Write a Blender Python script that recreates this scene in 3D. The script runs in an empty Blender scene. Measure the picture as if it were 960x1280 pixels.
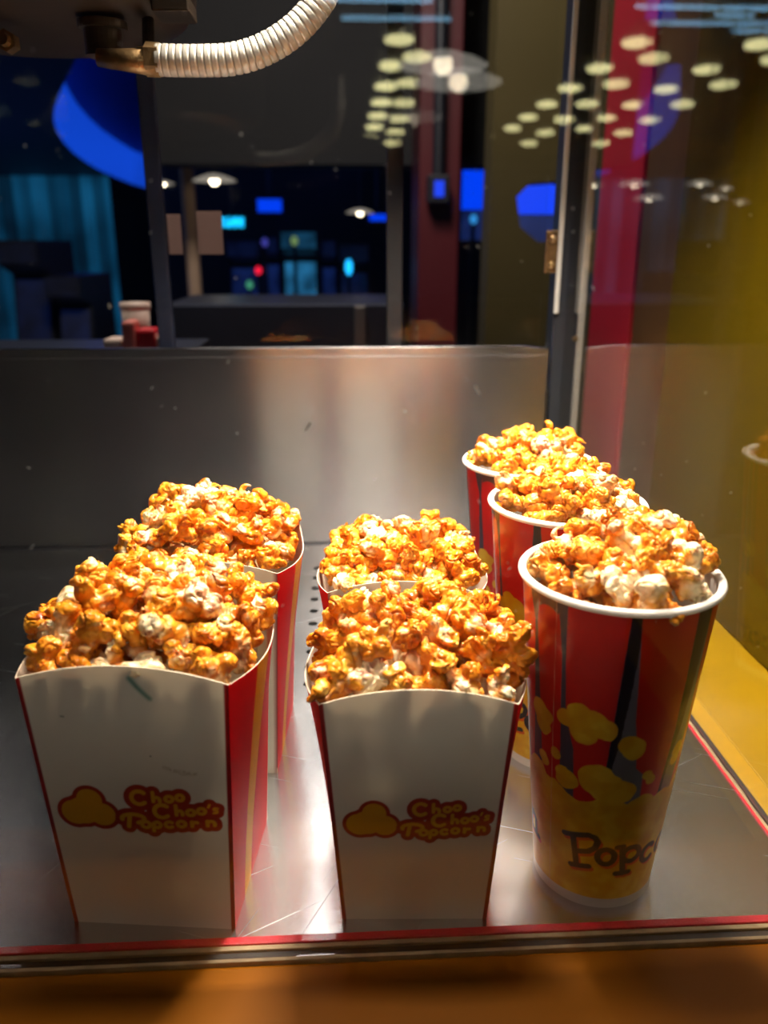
import bpy, bmesh, math, random
import numpy as np
from mathutils import Vector, Matrix, noise as mnoise

# ---------------------------------------------------------------- camera
SC = bpy.context.scene
COL = SC.collection
H = 0.33; FPX = 1000.0; PITCH = math.radians(18.36); YAW = math.radians(3.0)
cam_d = bpy.data.cameras.new('camera'); cam = bpy.data.objects.new('camera', cam_d); COL.objects.link(cam)
cam.location = (0, 0, H)
cam.rotation_euler = (math.radians(90) - PITCH, 0, -YAW)
cam_d.sensor_fit = 'VERTICAL'; cam_d.sensor_height = 36.0; cam_d.lens = 36.0 * FPX / 1280.0
cam_d.clip_start = 0.01; cam_d.clip_end = 100
cam_d.dof.use_dof = True; cam_d.dof.focus_distance = 0.46; cam_d.dof.aperture_fstop = cam_d.lens / 4.4
SC.camera = cam
# ---------------------------------------------------------------- world, exposure, main light
SC.view_settings.view_transform = 'Standard'; SC.view_settings.look = 'None'
SC.view_settings.gamma = 1.0; SC.view_settings.use_curve_mapping = False
SC.view_settings.exposure = 0.0
w = bpy.data.worlds.new('world'); SC.world = w; w.use_nodes = True
w.node_tree.nodes['Background'].inputs[0].default_value = (0.25, 0.4, 1.0, 1)
w.node_tree.nodes['Background'].inputs[1].default_value = 0.008

def light(name, kind, loc, energy, color, size=0.1, size_y=None, rot=(0, 0, 0), spread=None):
    d = bpy.data.lights.new(name, kind); d.energy = energy; d.color = color
    if kind == 'AREA':
        d.size = size
        if size_y: d.shape = 'RECTANGLE'; d.size_y = size_y
        if spread: d.spread = math.radians(spread)
    else:
        d.shadow_soft_size = size
    o = bpy.data.objects.new(name, d); COL.objects.link(o); o.location = loc; o.rotation_euler = rot
    return o
light('canopy_lamp', 'AREA', (0.08, 0.58, 0.64), 5.0, (1.0, 0.90, 0.76), 0.16, 0.05, spread=105)
light('canopy_lamp_front', 'AREA', (0.03, 0.44, 0.64), 1.6, (1.0, 0.90, 0.76), 0.12, 0.05, spread=95)
light('hall_lamp', 'AREA', (0.2, -1.2, 2.4), 1.3, (1.0, 0.97, 0.92), 1.5, 1.5)
light('fill_rear', 'AREA', (-0.2, 1.35, 1.9), 34.0, (1.0, 0.92, 0.85), 0.5, 0.5, rot=(math.radians(40), 0, 0))  # unseen fill added to brighten the tub, pole and rear counter
light('fill_aisle', 'AREA', (-0.05, 1.5, 1.3), 7.0, (1.0, 0.92, 0.85), 0.3, 0.3, rot=(0, math.radians(-35), 0))  # extra light without a fixture, put in to lift the crimson panel
light('fill_far_blue', 'AREA', (-6.0, 5.5, -0.8), 90.0, (0.25, 0.42, 1.0), 1.2, 1.2, rot=(math.pi, 0, 0))  # invented blue uplight that brightens the lowered ceiling and recess top

# ---------------------------------------------------------------- helpers
_F = np.array([math.sin(YAW) * math.cos(PITCH), math.cos(YAW) * math.cos(PITCH), -math.sin(PITCH)])
_R = np.array([math.cos(YAW), -math.sin(YAW), 0.0]); _U = np.cross(_R, _F)
def at(x, y, X=None, Y=None, Z=None):
    """photo pixel + one known coordinate -> world point"""
    d = _F + _R * ((x - 480) / FPX) + _U * ((640 - y) / FPX); C = np.array([0, 0, H])
    t = (X - C[0]) / d[0] if X is not None else (Y - C[1]) / d[1] if Y is not None else (Z - C[2]) / d[2]
    return Vector(C + d * t)

def tag(o, label=None, cat=None, group=None, kind=None):
    if label: o['label'] = label
    if cat: o['category'] = cat
    if group: o['group'] = group
    if kind: o['kind'] = kind
    return o
def empty(name, loc, rz=0.0):
    o = bpy.data.objects.new(name, None); COL.objects.link(o); o.location = loc; o.rotation_euler = (0, 0, rz)
    o.empty_display_size = 0.02
    return o
def mesh_obj(name, verts, faces, mat, parent=None, smooth=False, cols=None, matidx=None):
    me = bpy.data.meshes.new(name); me.from_pydata([tuple(v) for v in verts], [], [tuple(f) for f in faces])
    if smooth: me.polygons.foreach_set('use_smooth', [True] * len(me.polygons))
    for m in (mat if isinstance(mat, (list, tuple)) else [mat]): me.materials.append(m)
    if matidx is not None: me.polygons.foreach_set('material_index', matidx)
    if cols is not None:
        a = me.color_attributes.new('print', 'FLOAT_COLOR', 'POINT')
        c = np.ones((len(verts), 4), np.float32); c[:, :3] = cols
        a.data.foreach_set('color', c.ravel())
    me.update()
    o = bpy.data.objects.new(name, me); COL.objects.link(o)
    if parent: o.parent = parent
    return o
def bm_obj(name, bm, mat, parent=None, smooth=False):
    me = bpy.data.meshes.new(name); bmesh.ops.recalc_face_normals(bm, faces=bm.faces); bm.to_mesh(me); bm.free()
    if smooth: me.polygons.foreach_set('use_smooth', [True] * len(me.polygons))
    me.materials.append(mat)
    o = bpy.data.objects.new(name, me); COL.objects.link(o)
    if parent: o.parent = parent
    return o
def add_box(bm, lo, hi, bevel=0.0):
    lo = Vector(lo); hi = Vector(hi)
    r = bmesh.ops.create_cube(bm, size=1.0, matrix=Matrix.Translation((lo + hi) / 2) @ Matrix.Diagonal((*(hi - lo), 1)))
    if bevel:
        es = list({e for v in r['verts'] for e in v.link_edges})
        bmesh.ops.bevel(bm, geom=es, offset=bevel, segments=2, profile=0.5, affect='EDGES')
def box(name, lo, hi, mat, parent=None, bevel=0.0):
    bm = bmesh.new(); add_box(bm, lo, hi, bevel); return bm_obj(name, bm, mat, parent)
def cyl(bm, p, q, r0, r1=None, seg=24):
    p = Vector(p); q = Vector(q); d = q - p
    m = Matrix.Translation((p + q) / 2) @ d.to_track_quat('Z', 'Y').to_matrix().to_4x4()
    bmesh.ops.create_cone(bm, cap_ends=True, segments=seg, radius1=r0, radius2=r0 if r1 is None else r1, depth=d.length, matrix=m)
def lathe(name, prof, mat, parent=None, seg=48, loc=(0, 0, 0), smooth=True):
    n = len(prof); V = []; Fc = []
    for k in range(seg):
        a = 2 * math.pi * k / seg
        for r, z in prof: V.append((loc[0] + r * math.cos(a), loc[1] + r * math.sin(a), loc[2] + z))
    for k in range(seg):
        for i in range(n - 1):
            Fc.append((k * n + i, ((k + 1) % seg) * n + i, ((k + 1) % seg) * n + i + 1, k * n + i + 1))
    return mesh_obj(name, V, Fc, mat, parent, smooth)
def tube(path, rad, seg=14, closed_caps=True):
    """path: list of Vectors, rad: list of radii -> verts, faces"""
    V = []; Fc = []; n = len(path); up = Vector((0, 1, 0.01)).normalized()
    for i, p in enumerate(path):
        t = (path[min(i + 1, n - 1)] - path[max(i - 1, 0)]).normalized()
        s = t.cross(up).normalized(); b = s.cross(t)
        for k in range(seg):
            a = 2 * math.pi * k / seg
            V.append(p + (s * math.cos(a) + b * math.sin(a)) * rad[i])
    for i in range(n - 1):
        for k in range(seg):
            Fc.append((i * seg + k, i * seg + (k + 1) % seg, (i + 1) * seg + (k + 1) % seg, (i + 1) * seg + k))
    Fc.append(tuple(range(seg))[::-1]); Fc.append(tuple(range((n - 1) * seg, n * seg)))
    return V, Fc
def grid_faces(nu, nv, off=0, flip=False):
    f = []
    for j in range(nv - 1):
        for i in range(nu - 1):
            q = (off + j * nu + i, off + j * nu + i + 1, off + (j + 1) * nu + i + 1, off + (j + 1) * nu + i)
            f.append(q[::-1] if flip else q)
    return f

# ---------------------------------------------------------------- materials
def srgb(r, g, b):
    f = lambda c: (c / 255 / 12.92) if c / 255 <= 0.04045 else ((c / 255 + 0.055) / 1.055) ** 2.4
    return (f(r), f(g), f(b))
def newmat(name):
    m = bpy.data.materials.new(name); m.use_nodes = True; nt = m.node_tree
    return m, nt, nt.nodes['Principled BSDF']
def setp(b, **kw):
    for k, v in kw.items():
        k = {'base': 'Base Color', 'rough': 'Roughness', 'metal': 'Metallic', 'spec': 'Specular IOR Level', 'coat': 'Coat Weight',
             'coatr': 'Coat Roughness', 'sss': 'Subsurface Weight', 'aniso': 'Anisotropic', 'em': 'Emission Color', 'es': 'Emission Strength',
             'trans': 'Transmission Weight'}.get(k, k)
        b.inputs[k].default_value = (*v, 1) if isinstance(v, tuple) and len(v) == 3 else v
def plain(name, col, rough=0.5, metal=0.0, var=0.0, vscale=30.0, bump=0.0, bscale=200.0, coat=0.0, stretch=(1, 1, 1)):
    m, nt, b = newmat(name); setp(b, base=col, rough=rough, metal=metal, coat=coat)
    N = nt.nodes; L = nt.links
    tc = N.new('ShaderNodeTexCoord'); mp = N.new('ShaderNodeMapping'); mp.inputs['Scale'].default_value = stretch
    L.new(tc.outputs['Object'], mp.inputs[0])
    if var:
        nz = N.new('ShaderNodeTexNoise'); nz.inputs['Scale'].default_value = vscale; nz.inputs['Detail'].default_value = 5
        L.new(mp.outputs[0], nz.inputs['Vector'])
        mx = N.new('ShaderNodeMix'); mx.data_type = 'RGBA'
        mx.inputs[6].default_value = (*[c * (1 - var) for c in col], 1); mx.inputs[7].default_value = (*[min(1, c * (1 + var)) for c in col], 1)
        L.new(nz.outputs['Fac'], mx.inputs[0]); L.new(mx.outputs[2], b.inputs['Base Color'])
    if bump:
        n2 = N.new('ShaderNodeTexNoise'); n2.inputs['Scale'].default_value = bscale; n2.inputs['Detail'].default_value = 4
        L.new(mp.outputs[0], n2.inputs['Vector'])
        bp = N.new('ShaderNodeBump'); bp.inputs['Strength'].default_value = bump; bp.inputs['Distance'].default_value = 0.001
        L.new(n2.outputs['Fac'], bp.inputs['Height']); L.new(bp.outputs[0], b.inputs['Normal'])
    return m
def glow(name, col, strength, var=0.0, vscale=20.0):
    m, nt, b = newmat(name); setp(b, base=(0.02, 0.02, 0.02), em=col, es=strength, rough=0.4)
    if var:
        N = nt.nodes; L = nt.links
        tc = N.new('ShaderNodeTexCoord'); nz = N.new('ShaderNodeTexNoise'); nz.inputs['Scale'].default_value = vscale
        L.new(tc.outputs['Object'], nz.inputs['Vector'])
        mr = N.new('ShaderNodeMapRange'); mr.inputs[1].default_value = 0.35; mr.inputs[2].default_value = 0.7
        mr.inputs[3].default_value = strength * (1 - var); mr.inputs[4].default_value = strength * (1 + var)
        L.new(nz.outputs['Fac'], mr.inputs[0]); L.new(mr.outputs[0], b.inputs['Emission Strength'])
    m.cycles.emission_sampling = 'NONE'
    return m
def brushed(name, col, rough, aniso, scale, axis, bump=0.05, smudge=0.1, scratch=0.0):
    """brushed stainless steel; axis = stretch of the grain"""
    m, nt, b = newmat(name); setp(b, base=col, metal=1.0, rough=rough, aniso=aniso)
    N = nt.nodes; L = nt.links
    tc = N.new('ShaderNodeTexCoord'); mp = N.new('ShaderNodeMapping'); mp.inputs['Scale'].default_value = axis
    L.new(tc.outputs['Object'], mp.inputs[0])
    nz = N.new('ShaderNodeTexNoise'); nz.inputs['Scale'].default_value = scale; nz.inputs['Detail'].default_value = 6
    L.new(mp.outputs[0], nz.inputs['Vector'])
    bp = N.new('ShaderNodeBump'); bp.inputs['Strength'].default_value = bump; bp.inputs['Distance'].default_value = 0.0005
    L.new(nz.outputs['Fac'], bp.inputs['Height']); L.new(bp.outputs[0], b.inputs['Normal'])
    n2 = N.new('ShaderNodeTexNoise'); n2.inputs['Scale'].default_value = 7; n2.inputs['Detail'].default_value = 2
    L.new(tc.outputs['Object'], n2.inputs['Vector'])
    mr = N.new('ShaderNodeMapRange'); mr.inputs[1].default_value = 0.1; mr.inputs[2].default_value = 0.9
    mr.inputs[3].default_value = rough - smudge; mr.inputs[4].default_value = rough + smudge
    L.new(n2.outputs['Fac'], mr.inputs[0]); L.new(mr.outputs[0], b.inputs['Roughness'])
    b.inputs['Anisotropic Rotation'].default_value = 0.25
    acc = mr.outputs[0]
    for rot_, sc_ in ((0.5, (1.2, 120, 120)), (-0.35, (1.5, 150, 150)), (1.1, (1.0, 110, 110))):
        m_ = N.new('ShaderNodeMapping'); m_.vector_type = 'TEXTURE'; m_.inputs['Rotation'].default_value = (0, 0, rot_); L.new(tc.outputs['Object'], m_.inputs[0])
        m2 = N.new('ShaderNodeMapping'); m2.inputs['Scale'].default_value = sc_; L.new(m_.outputs[0], m2.inputs[0])
        s_ = N.new('ShaderNodeTexNoise'); s_.inputs['Scale'].default_value = 5; s_.inputs['Detail'].default_value = 1; L.new(m2.outputs[0], s_.inputs['Vector'])
        q_ = N.new('ShaderNodeMapRange'); q_.inputs[1].default_value = 0.75; q_.inputs[2].default_value = 0.80; q_.inputs[4].default_value = scratch; L.new(s_.outputs['Fac'], q_.inputs[0])
        a_ = N.new('ShaderNodeMath'); L.new(acc, a_.inputs[0]); L.new(q_.outputs[0], a_.inputs[1]); acc = a_.outputs[0]
    L.new(acc, b.inputs['Roughness'])
    tg = N.new('ShaderNodeTangent'); tg.direction_type = 'UV_MAP'; L.new(tg.outputs[0], b.inputs['Tangent'])
    return m
def glass(name, tint=(1, 1, 1), f0=0.04, haze=0.0):
    m = bpy.data.materials.new(name); m.use_nodes = True; nt = m.node_tree; N = nt.nodes; L = nt.links
    N.remove(N['Principled BSDF']); out = N['Material Output']
    geo = N.new('ShaderNodeNewGeometry'); dot = N.new('ShaderNodeVectorMath'); dot.operation = 'DOT_PRODUCT'
    L.new(geo.outputs['Incoming'], dot.inputs[0]); L.new(geo.outputs['Normal'], dot.inputs[1])
    ab = N.new('ShaderNodeMath'); ab.operation = 'ABSOLUTE'; L.new(dot.outputs['Value'], ab.inputs[0])
    su = N.new('ShaderNodeMath'); su.operation = 'SUBTRACT'; su.inputs[0].default_value = 1.0; L.new(ab.outputs[0], su.inputs[1])
    pw = N.new('ShaderNodeMath'); pw.operation = 'POWER'; pw.inputs[1].default_value = 5.0; L.new(su.outputs[0], pw.inputs[0])
    ma = N.new('ShaderNodeMath'); ma.operation = 'MULTIPLY_ADD'; ma.inputs[1].default_value = 1 - f0; ma.inputs[2].default_value = f0
    L.new(pw.outputs[0], ma.inputs[0])
    tr = N.new('ShaderNodeBsdfTransparent'); tr.inputs[0].default_value = (*tint, 1)
    gl = N.new('ShaderNodeBsdfGlossy'); gl.inputs['Roughness'].default_value = 0.0
    mx = N.new('ShaderNodeMixShader'); L.new(ma.outputs[0], mx.inputs[0]); L.new(tr.outputs[0], mx.inputs[1]); L.new(gl.outputs[0], mx.inputs[2])
    L.new(mx.outputs[0], out.inputs['Surface'])
    return m
def printed_paper(name, rough=0.45, translucent=0.25, coat=0.0, attr=True, col=(0.8, 0.8, 0.8)):
    m = bpy.data.materials.new(name); m.use_nodes = True; nt = m.node_tree; N = nt.nodes; L = nt.links
    b = N['Principled BSDF']; setp(b, rough=rough, coat=coat, coatr=0.15, spec=0.25); out = N['Material Output']
    tl = N.new('ShaderNodeBsdfTranslucent'); mx = N.new('ShaderNodeMixShader'); mx.inputs[0].default_value = translucent
    if attr:
        a = N.new('ShaderNodeAttribute'); a.attribute_name = 'print'
        L.new(a.outputs['Color'], b.inputs['Base Color']); L.new(a.outputs['Color'], tl.inputs['Color'])
    else:
        setp(b, base=col); tl.inputs['Color'].default_value = (*col, 1)
    L.new(b.outputs[0], mx.inputs[1]); L.new(tl.outputs[0], mx.inputs[2]); L.new(mx.outputs[0], out.inputs['Surface'])
    return m
def popcorn_mat():
    m, nt, b = newmat('caramel_popcorn'); N = nt.nodes; L = nt.links
    tc = N.new('ShaderNodeTexCoord'); oi = N.new('ShaderNodeObjectInfo')
    cb = N.new('ShaderNodeCombineXYZ'); ml = N.new('ShaderNodeMath'); ml.operation = 'MULTIPLY'; ml.inputs[1].default_value = 37.0
    L.new(oi.outputs['Random'], ml.inputs[0])
    for i in range(3): L.new(ml.outputs[0], cb.inputs[i])
    ad = N.new('ShaderNodeVectorMath'); ad.operation = 'ADD'; L.new(tc.outputs['Object'], ad.inputs[0]); L.new(cb.outputs[0], ad.inputs[1])
    def nz_(scale, det, dist):
        n_ = N.new('ShaderNodeTexNoise'); n_.inputs['Scale'].default_value = scale; n_.inputs['Detail'].default_value = det; n_.inputs['Distortion'].default_value = dist
        L.new(ad.outputs[0], n_.inputs['Vector']); return n_
    n1 = nz_(85, 4, 0.8)
    cr = N.new('ShaderNodeValToRGB'); e = cr.color_ramp.elements
    e[0].position = 0.28; e[0].color = (*srgb(178, 86, 8), 1)
    e[1].position = 0.74; e[1].color = (*srgb(246, 196, 96), 1)
    for p, c in ((0.42, (216, 124, 14)), (0.56, (232, 154, 34))):
        k = e.new(p); k.color = (*srgb(*c), 1)
    L.new(n1.outputs['Fac'], cr.inputs[0])
    rs = N.new('ShaderNodeMath'); rs.operation = 'MULTIPLY_ADD'; rs.inputs[1].default_value = 0.24; rs.inputs[2].default_value = -0.15
    L.new(oi.outputs['Random'], rs.inputs[0])
    n3 = nz_(48, 3, 0.4); sm = N.new('ShaderNodeMath'); sm.operation = 'ADD'; L.new(n3.outputs['Fac'], sm.inputs[0]); L.new(rs.outputs[0], sm.inputs[1])
    r3 = N.new('ShaderNodeMapRange'); r3.inputs[1].default_value = 0.555; r3.inputs[2].default_value = 0.66; L.new(sm.outputs[0], r3.inputs[0])
    m3 = N.new('ShaderNodeMix'); m3.data_type = 'RGBA'; m3.inputs[7].default_value = (*srgb(252, 230, 186), 1)
    L.new(r3.outputs[0], m3.inputs[0]); L.new(cr.outputs[0], m3.inputs[6])
    n4 = nz_(70, 3, 1.2); r4 = N.new('ShaderNodeMapRange'); r4.inputs[1].default_value = 0.57; r4.inputs[2].default_value = 0.68; r4.inputs[4].default_value = 0.85
    L.new(n4.outputs['Fac'], r4.inputs[0])
    m4 = N.new('ShaderNodeMix'); m4.data_type = 'RGBA'; m4.inputs[7].default_value = (*srgb(150, 62, 12), 1)
    L.new(r4.outputs[0], m4.inputs[0]); L.new(m3.outputs[2], m4.inputs[6]); L.new(m4.outputs[2], b.inputs['Base Color'])
    setp(b, rough=0.40, sss=0.15, coat=0.4, coatr=0.10, spec=0.3); b.inputs['Subsurface Radius'].default_value = (1.0, 0.45, 0.12)
    b.inputs['Subsurface Scale'].default_value = 0.003
    n2 = N.new('ShaderNodeTexNoise'); n2.inputs['Scale'].default_value = 330; n2.inputs['Detail'].default_value = 3
    L.new(ad.outputs[0], n2.inputs['Vector'])
    bp = N.new('ShaderNodeBump'); bp.inputs['Strength'].default_value = 0.55; bp.inputs['Distance'].default_value = 0.0009
    L.new(n2.outputs['Fac'], bp.inputs['Height']); L.new(bp.outputs[0], b.inputs['Normal'])
    return m

M = {}
M['steel_floor'] = brushed('brushed_steel_floor', (0.60, 0.60, 0.61), 0.25, 0.6, 900, (0.04, 1, 1), 0.12, 0.04, 0.12)
M['steel_back'] = brushed('brushed_steel_back', (0.58, 0.56, 0.56), 0.24, 0.85, 900, (0.03, 1, 1), 0.08, 0.03)
M['steel_dark'] = plain('dull_steel', (0.16, 0.16, 0.18), 0.35, 1.0, 0.2, 8)
M['post_silver'] = plain('post_aluminium', (0.85, 0.83, 0.78), 0.5, 0.2, 0.1, 20)
M['post_dark'] = plain('post_dark', (0.030, 0.034, 0.045), 0.3, 0.0, 0.2, 12)
M['glass'] = glass('clear_glass')
M['rear_glass'] = glass('rear_glass', f0=0.018)
M['black'] = plain('black_rubber', (0.012, 0.011, 0.010), 0.6, 0, 0.4, 120)
M['red_trim'] = plain('red_trim', srgb(196, 12, 40), 0.32, 0, 0.25, 160, 0.5, 900, coat=0.3)
M['sealant'] = plain('cream_sealant', srgb(164, 140, 104), 0.6, 0, 0.55, 90, 0.4, 300)
M['orange'] = plain('orange_enamel', srgb(156, 90, 0), 0.5, 0, 0.10, 14)
M['orange'].node_tree.nodes['Principled BSDF'].inputs['Specular IOR Level'].default_value = 0.15
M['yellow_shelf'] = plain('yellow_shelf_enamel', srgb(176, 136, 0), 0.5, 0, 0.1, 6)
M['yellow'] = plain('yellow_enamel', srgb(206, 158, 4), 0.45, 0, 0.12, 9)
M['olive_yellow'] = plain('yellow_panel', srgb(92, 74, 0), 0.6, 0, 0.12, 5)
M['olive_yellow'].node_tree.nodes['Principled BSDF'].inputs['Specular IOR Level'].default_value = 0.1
M['brown'] = plain('brown_panel', srgb(96, 66, 26), 0.4, 0, 0.2, 8)
M['crimson'] = plain('crimson_panel', srgb(196, 26, 44), 0.4, 0, 0.12, 8)
M['kettle'] = plain('burnt_kettle_steel', (0.085, 0.062, 0.045), 0.42, 0.85, 0.5, 26, 0.3, 160, stretch=(0.25, 0.25, 3))
M['conduit'] = plain('galvanised_conduit', (0.50, 0.47, 0.41), 0.5, 0.45, 0.45, 60, 0.2, 400)
M['grime'] = plain('grimy_brass', (0.26, 0.16, 0.07), 0.45, 0.8, 0.6, 140, 0.5, 400)
M['brass'] = plain('brass', (0.62, 0.42, 0.2), 0.3, 1.0, 0.2, 60)
M['paper'] = printed_paper('printed_carton', 0.5, 0.33)
M['paper_in'] = printed_paper('carton_inside', 0.6, 0.33, attr=False, col=srgb(232, 216, 190))
M['cup_print'] = printed_paper('printed_cup', 0.35, 0.14, coat=0.35)
M['cup_white'] = printed_paper('cup_white', 0.4, 0.15, attr=False, col=srgb(236, 230, 220))
M['popcorn'] = popcorn_mat()
M['dust'] = plain('dust', (0.9, 0.9, 0.88), 0.9)

def uv_planar(o, ax, ay):
    me = o.data; uv = me.uv_layers.new(name='UVMap')
    for l in me.loops:
        co = me.vertices[l.vertex_index].co; uv.data[l.index].uv = (co[ax], co[ay])

# ================================================================ THE HALL (structure)
ZF, ZC = -0.95, 2.6
M['hall_floor'] = plain('hall_floor', (0.03, 0.03, 0.04), 0.3, 0, 0.2, 3)
M['hall_ceiling'] = plain('hall_ceiling', (0.02, 0.022, 0.03), 0.7, 0, 0.2, 3)
M['hall_wall'] = plain('hall_wall', (0.012, 0.014, 0.022), 0.7, 0, 0.3, 2)
tag(box('floor', (-14, -22, ZF - 0.05), (14, 18.2, ZF), M['hall_floor']), 'dark polished hall floor around the popcorn cabinet', 'floor', kind='structure')
tag(box('ceiling', (-14, -22, ZC), (14, 18.2, ZC + 0.05), M['hall_ceiling']), 'dark hall ceiling carrying rows of round lights', 'ceiling', kind='structure')
tag(box('wall_back', (-14, 18, ZF), (14, 18.2, ZC), M['hall_wall']), 'dark far wall of the hall behind the machines', 'wall', kind='structure')

# blue lit rounded recess of the lowered ceiling at upper left
ZL = 1.25
M['cove_ceiling'] = plain('cove_ceiling', srgb(30, 42, 84), 0.6, 0, 0.1, 1.0)
M['cove_top'] = plain('cove_top', srgb(40, 70, 170), 0.6, 0, 0.1, 1.0)
M['cove_led'] = glow('cove_led', srgb(22, 88, 255), 0.62)
edge = [at(x, y, Z=ZL) for x, y in ((186, 236), (165, 230), (145, 222), (125, 213), (108, 203), (92, 191), (80, 178), (71, 164), (67, 150), (68, 135), (74, 118), (84, 96), (96, 72))]
xq = 0.3
loop = [Vector((p.x, p.y, 0)) for p in edge] + [Vector((xq, edge[-1].y, 0)), Vector((xq, edge[0].y, 0))]
n = len(loop); cen = Vector((-1.0, 9.0, 0))
inner = [p + (cen - p) * 0.05 for p in loop]
def filled(name, loops, z, mat):
    bm = bmesh.new(); es = []
    for lp_ in loops:
        vs_ = [bm.verts.new((p.x, p.y, z)) for p in lp_]
        es += [bm.edges.new((vs_[k], vs_[(k + 1) % len(vs_)])) for k in range(len(vs_))]
    bmesh.ops.triangle_fill(bm, use_beauty=True, use_dissolve=False, edges=es)
    return bm_obj(name, bm, mat)
rect_ = [Vector(v) for v in ((-12, 3.85, 0), (0.6, 3.85, 0), (0.6, 17.9, 0), (-12, 17.9, 0))]
tag(filled('ceiling_lowered', [rect_, loop], ZL, M['cove_ceiling']), 'lowered navy ceiling with a rounded blue recess, upper left', 'ceiling', kind='structure')
V = [(p.x, p.y, ZL) for p in loop] + [(p.x, p.y, ZL + 0.46) for p in inner]
Fc = [(i, (i + 1) % n, n + (i + 1) % n, n + i) for i in range(n)]
cv = tag(mesh_obj('cove_light', V, Fc, M['cove_led'], smooth=True), 'curved blue glowing band around the ceiling recess, upper left', 'cove light')
tag(filled('trim_1', [inner], ZL + 0.46, M['cove_top']), 'blue top of the rounded ceiling recess', 'ceiling recess', kind='structure')

# ================================================================ THE CABINET
cab = tag(empty('popcorn_cabinet', (-0.10, 0.60, 0)), 'glazed popcorn warming cabinet with brushed steel floor and back panel', 'cabinet')
cab_inv = Matrix.Translation((0.10, -0.60, 0))
def cpart(o):
    """make a mesh built in world coordinates a part of the cabinet"""
    o.parent = cab; o.matrix_parent_inverse = cab_inv
    return o
XL, XR, YF, YB = -0.46, 0.2465, 0.3175, 0.883
HX = -0.0305; HY = [0.8046 - 0.0269 * i for i in range(10)]; HR = 0.0043; hw = 0.0134
V = []; Fc = []
def quad(a, b, c, d):
    i = len(V); V.extend([a, b, c, d]); Fc.append((i, i + 1, i + 2, i + 3))
yh0, yh1 = HY[-1] - hw, HY[0] + hw
quad((XL, YF, 0), (HX - hw, YF, 0), (HX - hw, YB, 0), (XL, YB, 0))
quad((HX + hw, YF, 0), (XR, YF, 0), (XR, YB, 0), (HX + hw, YB, 0))
quad((HX - hw, YF, 0), (HX + hw, YF, 0), (HX + hw, yh0, 0), (HX - hw, yh0, 0))
quad((HX - hw, yh1, 0), (HX + hw, yh1, 0), (HX + hw, YB, 0), (HX - hw, YB, 0))
for y in HY:
    nn = 24; b0 = len(V); ye = 0.01345
    for k in range(nn):
        a = 2 * math.pi * k / nn; c, s = math.cos(a), math.sin(a); t = 1 / max(abs(c), abs(s))
        V.append((HX + HR * c, y + HR * s, 0)); V.append((HX + hw * c * t, y + ye * s * t, 0)); V.append((HX + HR * c, y + HR * s, -0.004))
    for k in range(nn):
        i, j = b0 + 3 * k, b0 + 3 * ((k + 1) % nn)
        Fc.append((i, i + 1, j + 1, j)); Fc.append((i + 2, i, j, j + 2))
fl = cpart(mesh_obj('floor_plate', V, Fc, M['steel_floor'])); uv_planar(fl, 0, 1)
tag(fl, 'scratched brushed steel floor plate with a row of drain holes')
cpart(box('crumb_tray', (HX - 0.05, 0.5, -0.03), (HX + 0.05, 0.86, -0.0245), M['black']))
# steel back panel with a folded top hem
xr = 0.2272; zt = 0.2266
V = []; Fc = []
prof = [(YB, 0.0), (YB - 0.002, 0.002), (YB - 0.002, zt - 0.011), (YB - 0.0035, zt - 0.0095), (YB - 0.0035, zt - 0.001), (YB - 0.0025, zt), (YB + 0.004, zt), (YB + 0.004, 0.0)]
xs = [XL, -0.3, -0.15, 0.0, 0.1, 0.2, xr]
for x in xs:
    for y, z in prof: V.append((x, y, z - (0.003 if (x == xr and z > zt - 0.002) else 0)))
np_ = len(prof)
for i in range(len(xs) - 1):
    for k in range(np_ - 1): Fc.append((i * np_ + k, (i + 1) * np_ + k, (i + 1) * np_ + k + 1, i * np_ + k + 1))
Fc.append(tuple((len(xs) - 1) * np_ + k for k in range(np_)))
bk = cpart(mesh_obj('back_panel', V, Fc, M['steel_back'])); uv_planar(bk, 0, 2)
tag(bk, 'low brushed stainless steel back panel with folded top edge')
cpart(box('panel_flange', (xr + 0.0008, YB + 0.001, 0.0), (xr + 0.0035, YB + 0.02, zt - 0.05), M['steel_dark'], bevel=0.0006))
cpart(box('floor_seam', (XL, YB - 0.0045, 0.0), (xr, YB - 0.0022, 0.0016), M['steel_dark']))
# front edge: red trim, sealant strips, gasket, orange ledge
cpart(box('red_edge_trim', (XL, 0.3128, -0.008), (XR + 0.002, YF - 0.0001, 0.0012), M['red_trim'], bevel=0.0005))
cpart(box('sealant_strip', (XL, 0.3099, -0.008), (XR + 0.006, 0.3127, 0.0003), M['sealant'], bevel=0.0004))
cpart(box('gasket', (XL, 0.3052, -0.008), (XR + 0.006, 0.3098, -0.0012), M['black']))
cpart(box('sealant_strip', (XL, 0.3030, -0.008), (XR + 0.006, 0.3051, 0.0004), M['sealant'], bevel=0.0004))
cpart(box('front_ledge', (XL - 0.03, 0.205, -0.05), (XR + 0.02, 0.3029, -0.0015), M['orange'], bevel=0.002))
cpart(box('base_body', (XL - 0.02, 0.225, ZF), (XR + 0.02, YB + 0.05, -0.0505), M['orange'], bevel=0.002))
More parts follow.
